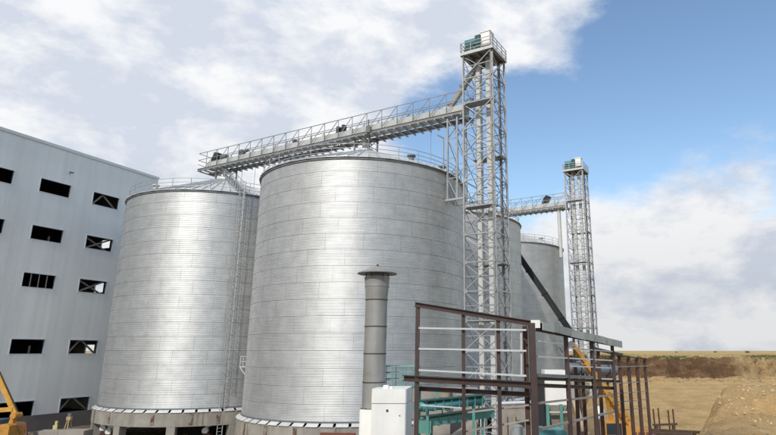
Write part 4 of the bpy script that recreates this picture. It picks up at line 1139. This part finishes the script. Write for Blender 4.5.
# ------------------------------------------------------------------ yard clutter
def make_yard():
    # surveyor's tripod
    c = at(67.5, 430.5, 64); z0 = ground_h(c.x, c.y); t = thing('survey_tripod', 'yellow wooden survey tripod in front of the grey building', 'tripod', (c.x, c.y, z0))
    top = Vector((0, 0, at(67.5, 416.5, 64).z - z0))
    for k in range(3):
        a = -1.2 + k * 2.094; MB().bar(Vector((.72 * math.cos(a), .5 * math.sin(a), 0)), top + Vector((.08 * math.cos(a), .08 * math.sin(a), 0)), .09).build('leg', 'timber', t)
    MB().box(-.16, .16, -.14, .14, top.z, top.z + .32).build('instrument', 'galvanised_dark', t)
    MB().box(-.22, .22, -.18, .18, top.z - .35, top.z - .004).build('head', 'timber', t)
    c = at(55.5, 430, 65); z0 = ground_h(c.x, c.y)
    t = thing('marker_post', 'pale yellow marker post left of the survey tripod', 'post', (c.x, c.y, z0))
    zt = at(55.5, 421, 65).z - z0
    MB().box(-.11, .11, -.1, .1, 0, zt).build('stake', 'cloth_yellow', t); MB().box(-.26, .20, -.13, -.1, zt * .45, zt * .8).build('board', 'cloth_yellow', t)
    # precast slabs
    for i, (xa, xb, py, Y) in enumerate(((34, 58, 431.5, 62), (58.5, 84, 430.8, 61.2))):
        a, b = at(xa, py, Y), at(xb, py, Y)
        t = MB().box(0, b.x - a.x, 0, 1.6, -.3, a.z - ground_h(a.x, a.y) + .0).build('concrete_slab', 'pale_concrete', None, loc=(a.x, Y, ground_h(a.x, a.y)))
        tag(t, ['pale precast slab lying left of the survey tripod', 'pale precast slab lying right in front of the survey tripod'][i], 'slab', 'precast slabs in the yard')
    c = at(75, 432, 60.2); t = MB()
    prev = None
    for k in range(9):
        a = math.pi * k / 8; p = Vector((.5 * math.cos(a), .1 * k / 8, .75 * math.sin(a)))
        if prev: t.tube(prev, p, .06, 8)
        prev = p
    o = t.build('hose_loop', 'black_rubber', None, loc=(c.x, c.y, ground_h(c.x, c.y) + .35)); tag(o, 'black hose looped over the precast slab', 'hose')
    # aeration fans under the first silo
    fans = ((107, 424.5, 64.5, 'pale aeration fan under the ring beam, left of the first column'), (112.5, 428, 64.0, 'pale aeration fan low beside the first foundation column'), (209, 427, 63.0, 'pale aeration duct under the ring beam near the silo ladder'))
    for (px, py, Y, lab) in fans:
        c = at(px, py, Y); t = thing('aeration_fan', lab, 'fan', (c.x, c.y, 0), 0, 'aeration fans under the silo')
        MB().tube((-.35, 0, c.z), (.35, .25, c.z + .35), .16, 10).build('duct', 'white_paint', t)
        MB().tube((-.35, -.15, c.z - .35), (-.35, .2, c.z - .35), .32, 14).build('scroll', 'white_paint', t)
        MB().box(-.5, .2, -.2, .3, 0, c.z - .6).build('stand', 'rusty_steel', t)
    # rusty formwork by the big silo foundation
    c0, c1 = at(318, 434, 47.5), at(358, 432.5, 47)
    for i in range(3):
        z = c0.z - .42 + i * .22
        o = MB().bar((0, 0, 0), Vector((c1.x - c0.x - .2 * i, c1.y - c0.y, .02)), .2, .2).build('formwork_beam', 'crane_red', None, loc=(c0.x + .1 * i, c0.y - .24 + .1 * i, z))
        tag(o, ['bottom rust-red formwork beam stacked in front of the largest silo', 'middle rust-red formwork beam stacked in front of the largest silo', 'top rust-red formwork beam stacked in front of the largest silo'][i], 'beam', 'formwork beams')
    o = MB().box(-.1, c1.x - c0.x + .1, -.35, .35, -.4, c0.z - .53).build('trestle_bench', 'rusty_steel', None, loc=(c0.x, c0.y - .15, 0)); tag(o, 'rusty bench carrying the stacked formwork beams', 'bench')
    # rebar stakes and boards on the right
    for i, (px, y0, y1) in enumerate(((655.5, 409, 430), (660.3, 408, 428), (670.3, 410, 430), (675, 409, 428))):
        Y = 56; c = at(px, y1, Y); z0 = ground_h(c.x, c.y)
        o = MB().bar((0, 0, -.2), (-.05, 0, at(px, y0, Y).z - z0), .11).build('stake', 'rebar', None, loc=(c.x, c.y, z0))
        tag(o, ['leftmost rusty stake in the yard right of the post row', 'second rusty stake from the post row', 'third rusty stake from the post row', 'rightmost rusty stake in the yard by the spoil bench'][i], 'stake', 'rusty stakes in the yard')
    for i, (xa, ya, xb, yb, Y, th) in enumerate(((653, 425, 677, 424, 55, .16), (650, 430, 702, 432.5, 52, .22), (652, 434, 692, 436, 48, .3))):
        a, b = at(xa, ya, Y), at(xb, yb, Y)
        o = MB().bar((0, 0, 0), b - a, th * 1.6, th).build('timber_board', 'rebar', None, loc=a)
        tag(o, ['thin dark board fixed across the rusty stakes', 'long dark timber lying below the rusty stakes', 'thick dark timber at the bottom edge below the rusty stakes'][i], 'board', 'dark boards by the stakes')
        for k in (.15, .85):
            c = a.lerp(b, k); g = ground_h(c.x, c.y)
            if c.z - g > .1: MB().box(-.12, .12, -.12, .12, g - c.z - .1, -th / 2).build('prop', 'rebar', o, loc=c - a)
make_yard()

def make_rubble():
    ico = [(0,0,1),(.894,0,.447),(.276,.851,.447),(-.724,.526,.447),(-.724,-.526,.447),(.276,-.851,.447),(.724,.526,-.447),(-.276,.851,-.447),(-.894,0,-.447),(-.276,-.851,-.447),(.724,-.526,-.447),(0,0,-1)]
    icf = [(0,1,2),(0,2,3),(0,3,4),(0,4,5),(0,5,1),(1,6,2),(2,7,3),(3,8,4),(4,9,5),(5,10,1),(6,7,2),(7,8,3),(8,9,4),(9,10,5),(10,6,1),(11,7,6),(11,8,7),(11,9,8),(11,10,9),(11,6,10)]
    def scatter(name, label, n, sampler, smin, smax, m):
        mb = MB()
        for i in range(n):
            x, y = sampler(); z = ground_h(x, y); s = smin + (smax - smin) * random.random() ** 3
            k = len(mb.v); sx, sy, sz = s * random.uniform(.7, 1.3), s * random.uniform(.7, 1.3), s * random.uniform(.5, .9); r = random.uniform(0, 6.28)
            for (a, b, c) in ico:
                j = random.uniform(.75, 1.2); a, b, c = a * sx * j, b * sy * j, c * sz * j
                mb.v.append((x + a * math.cos(r) - b * math.sin(r), y + a * math.sin(r) + b * math.cos(r), z + c + s * .1))
            mb.f += [tuple(k + q for q in f) for f in icf]
        tag(mb.build(name, m), label, 'rubble', kind='stuff')
    scatter('spoil_stones', 'loose pale stones and clods on the stepped spoil bench', 5200, lambda: (random.uniform(25, 62), random.uniform(33, 62)), .03, .15, 'stone')
    scatter('slope_clods', 'clods of dry earth on the cut slope below the bank', 1500, lambda: (random.uniform(18, 75), random.uniform(66, 119)), .03, .14, 'stone')
    scatter('bank_fall', 'fallen clods along the foot of the earth bank', 900, lambda: (lambda x: (x, cliff_line(x) - random.random() ** 2 * 5))(random.uniform(8, 90)), .06, .30, 'rubble')
    scatter('yard_rubble', 'broken rubble and spoil strewn over the yard', 2200, lambda: (random.uniform(-60, 24), random.uniform(28, 72)), .05, .35, 'rubble')
make_rubble()
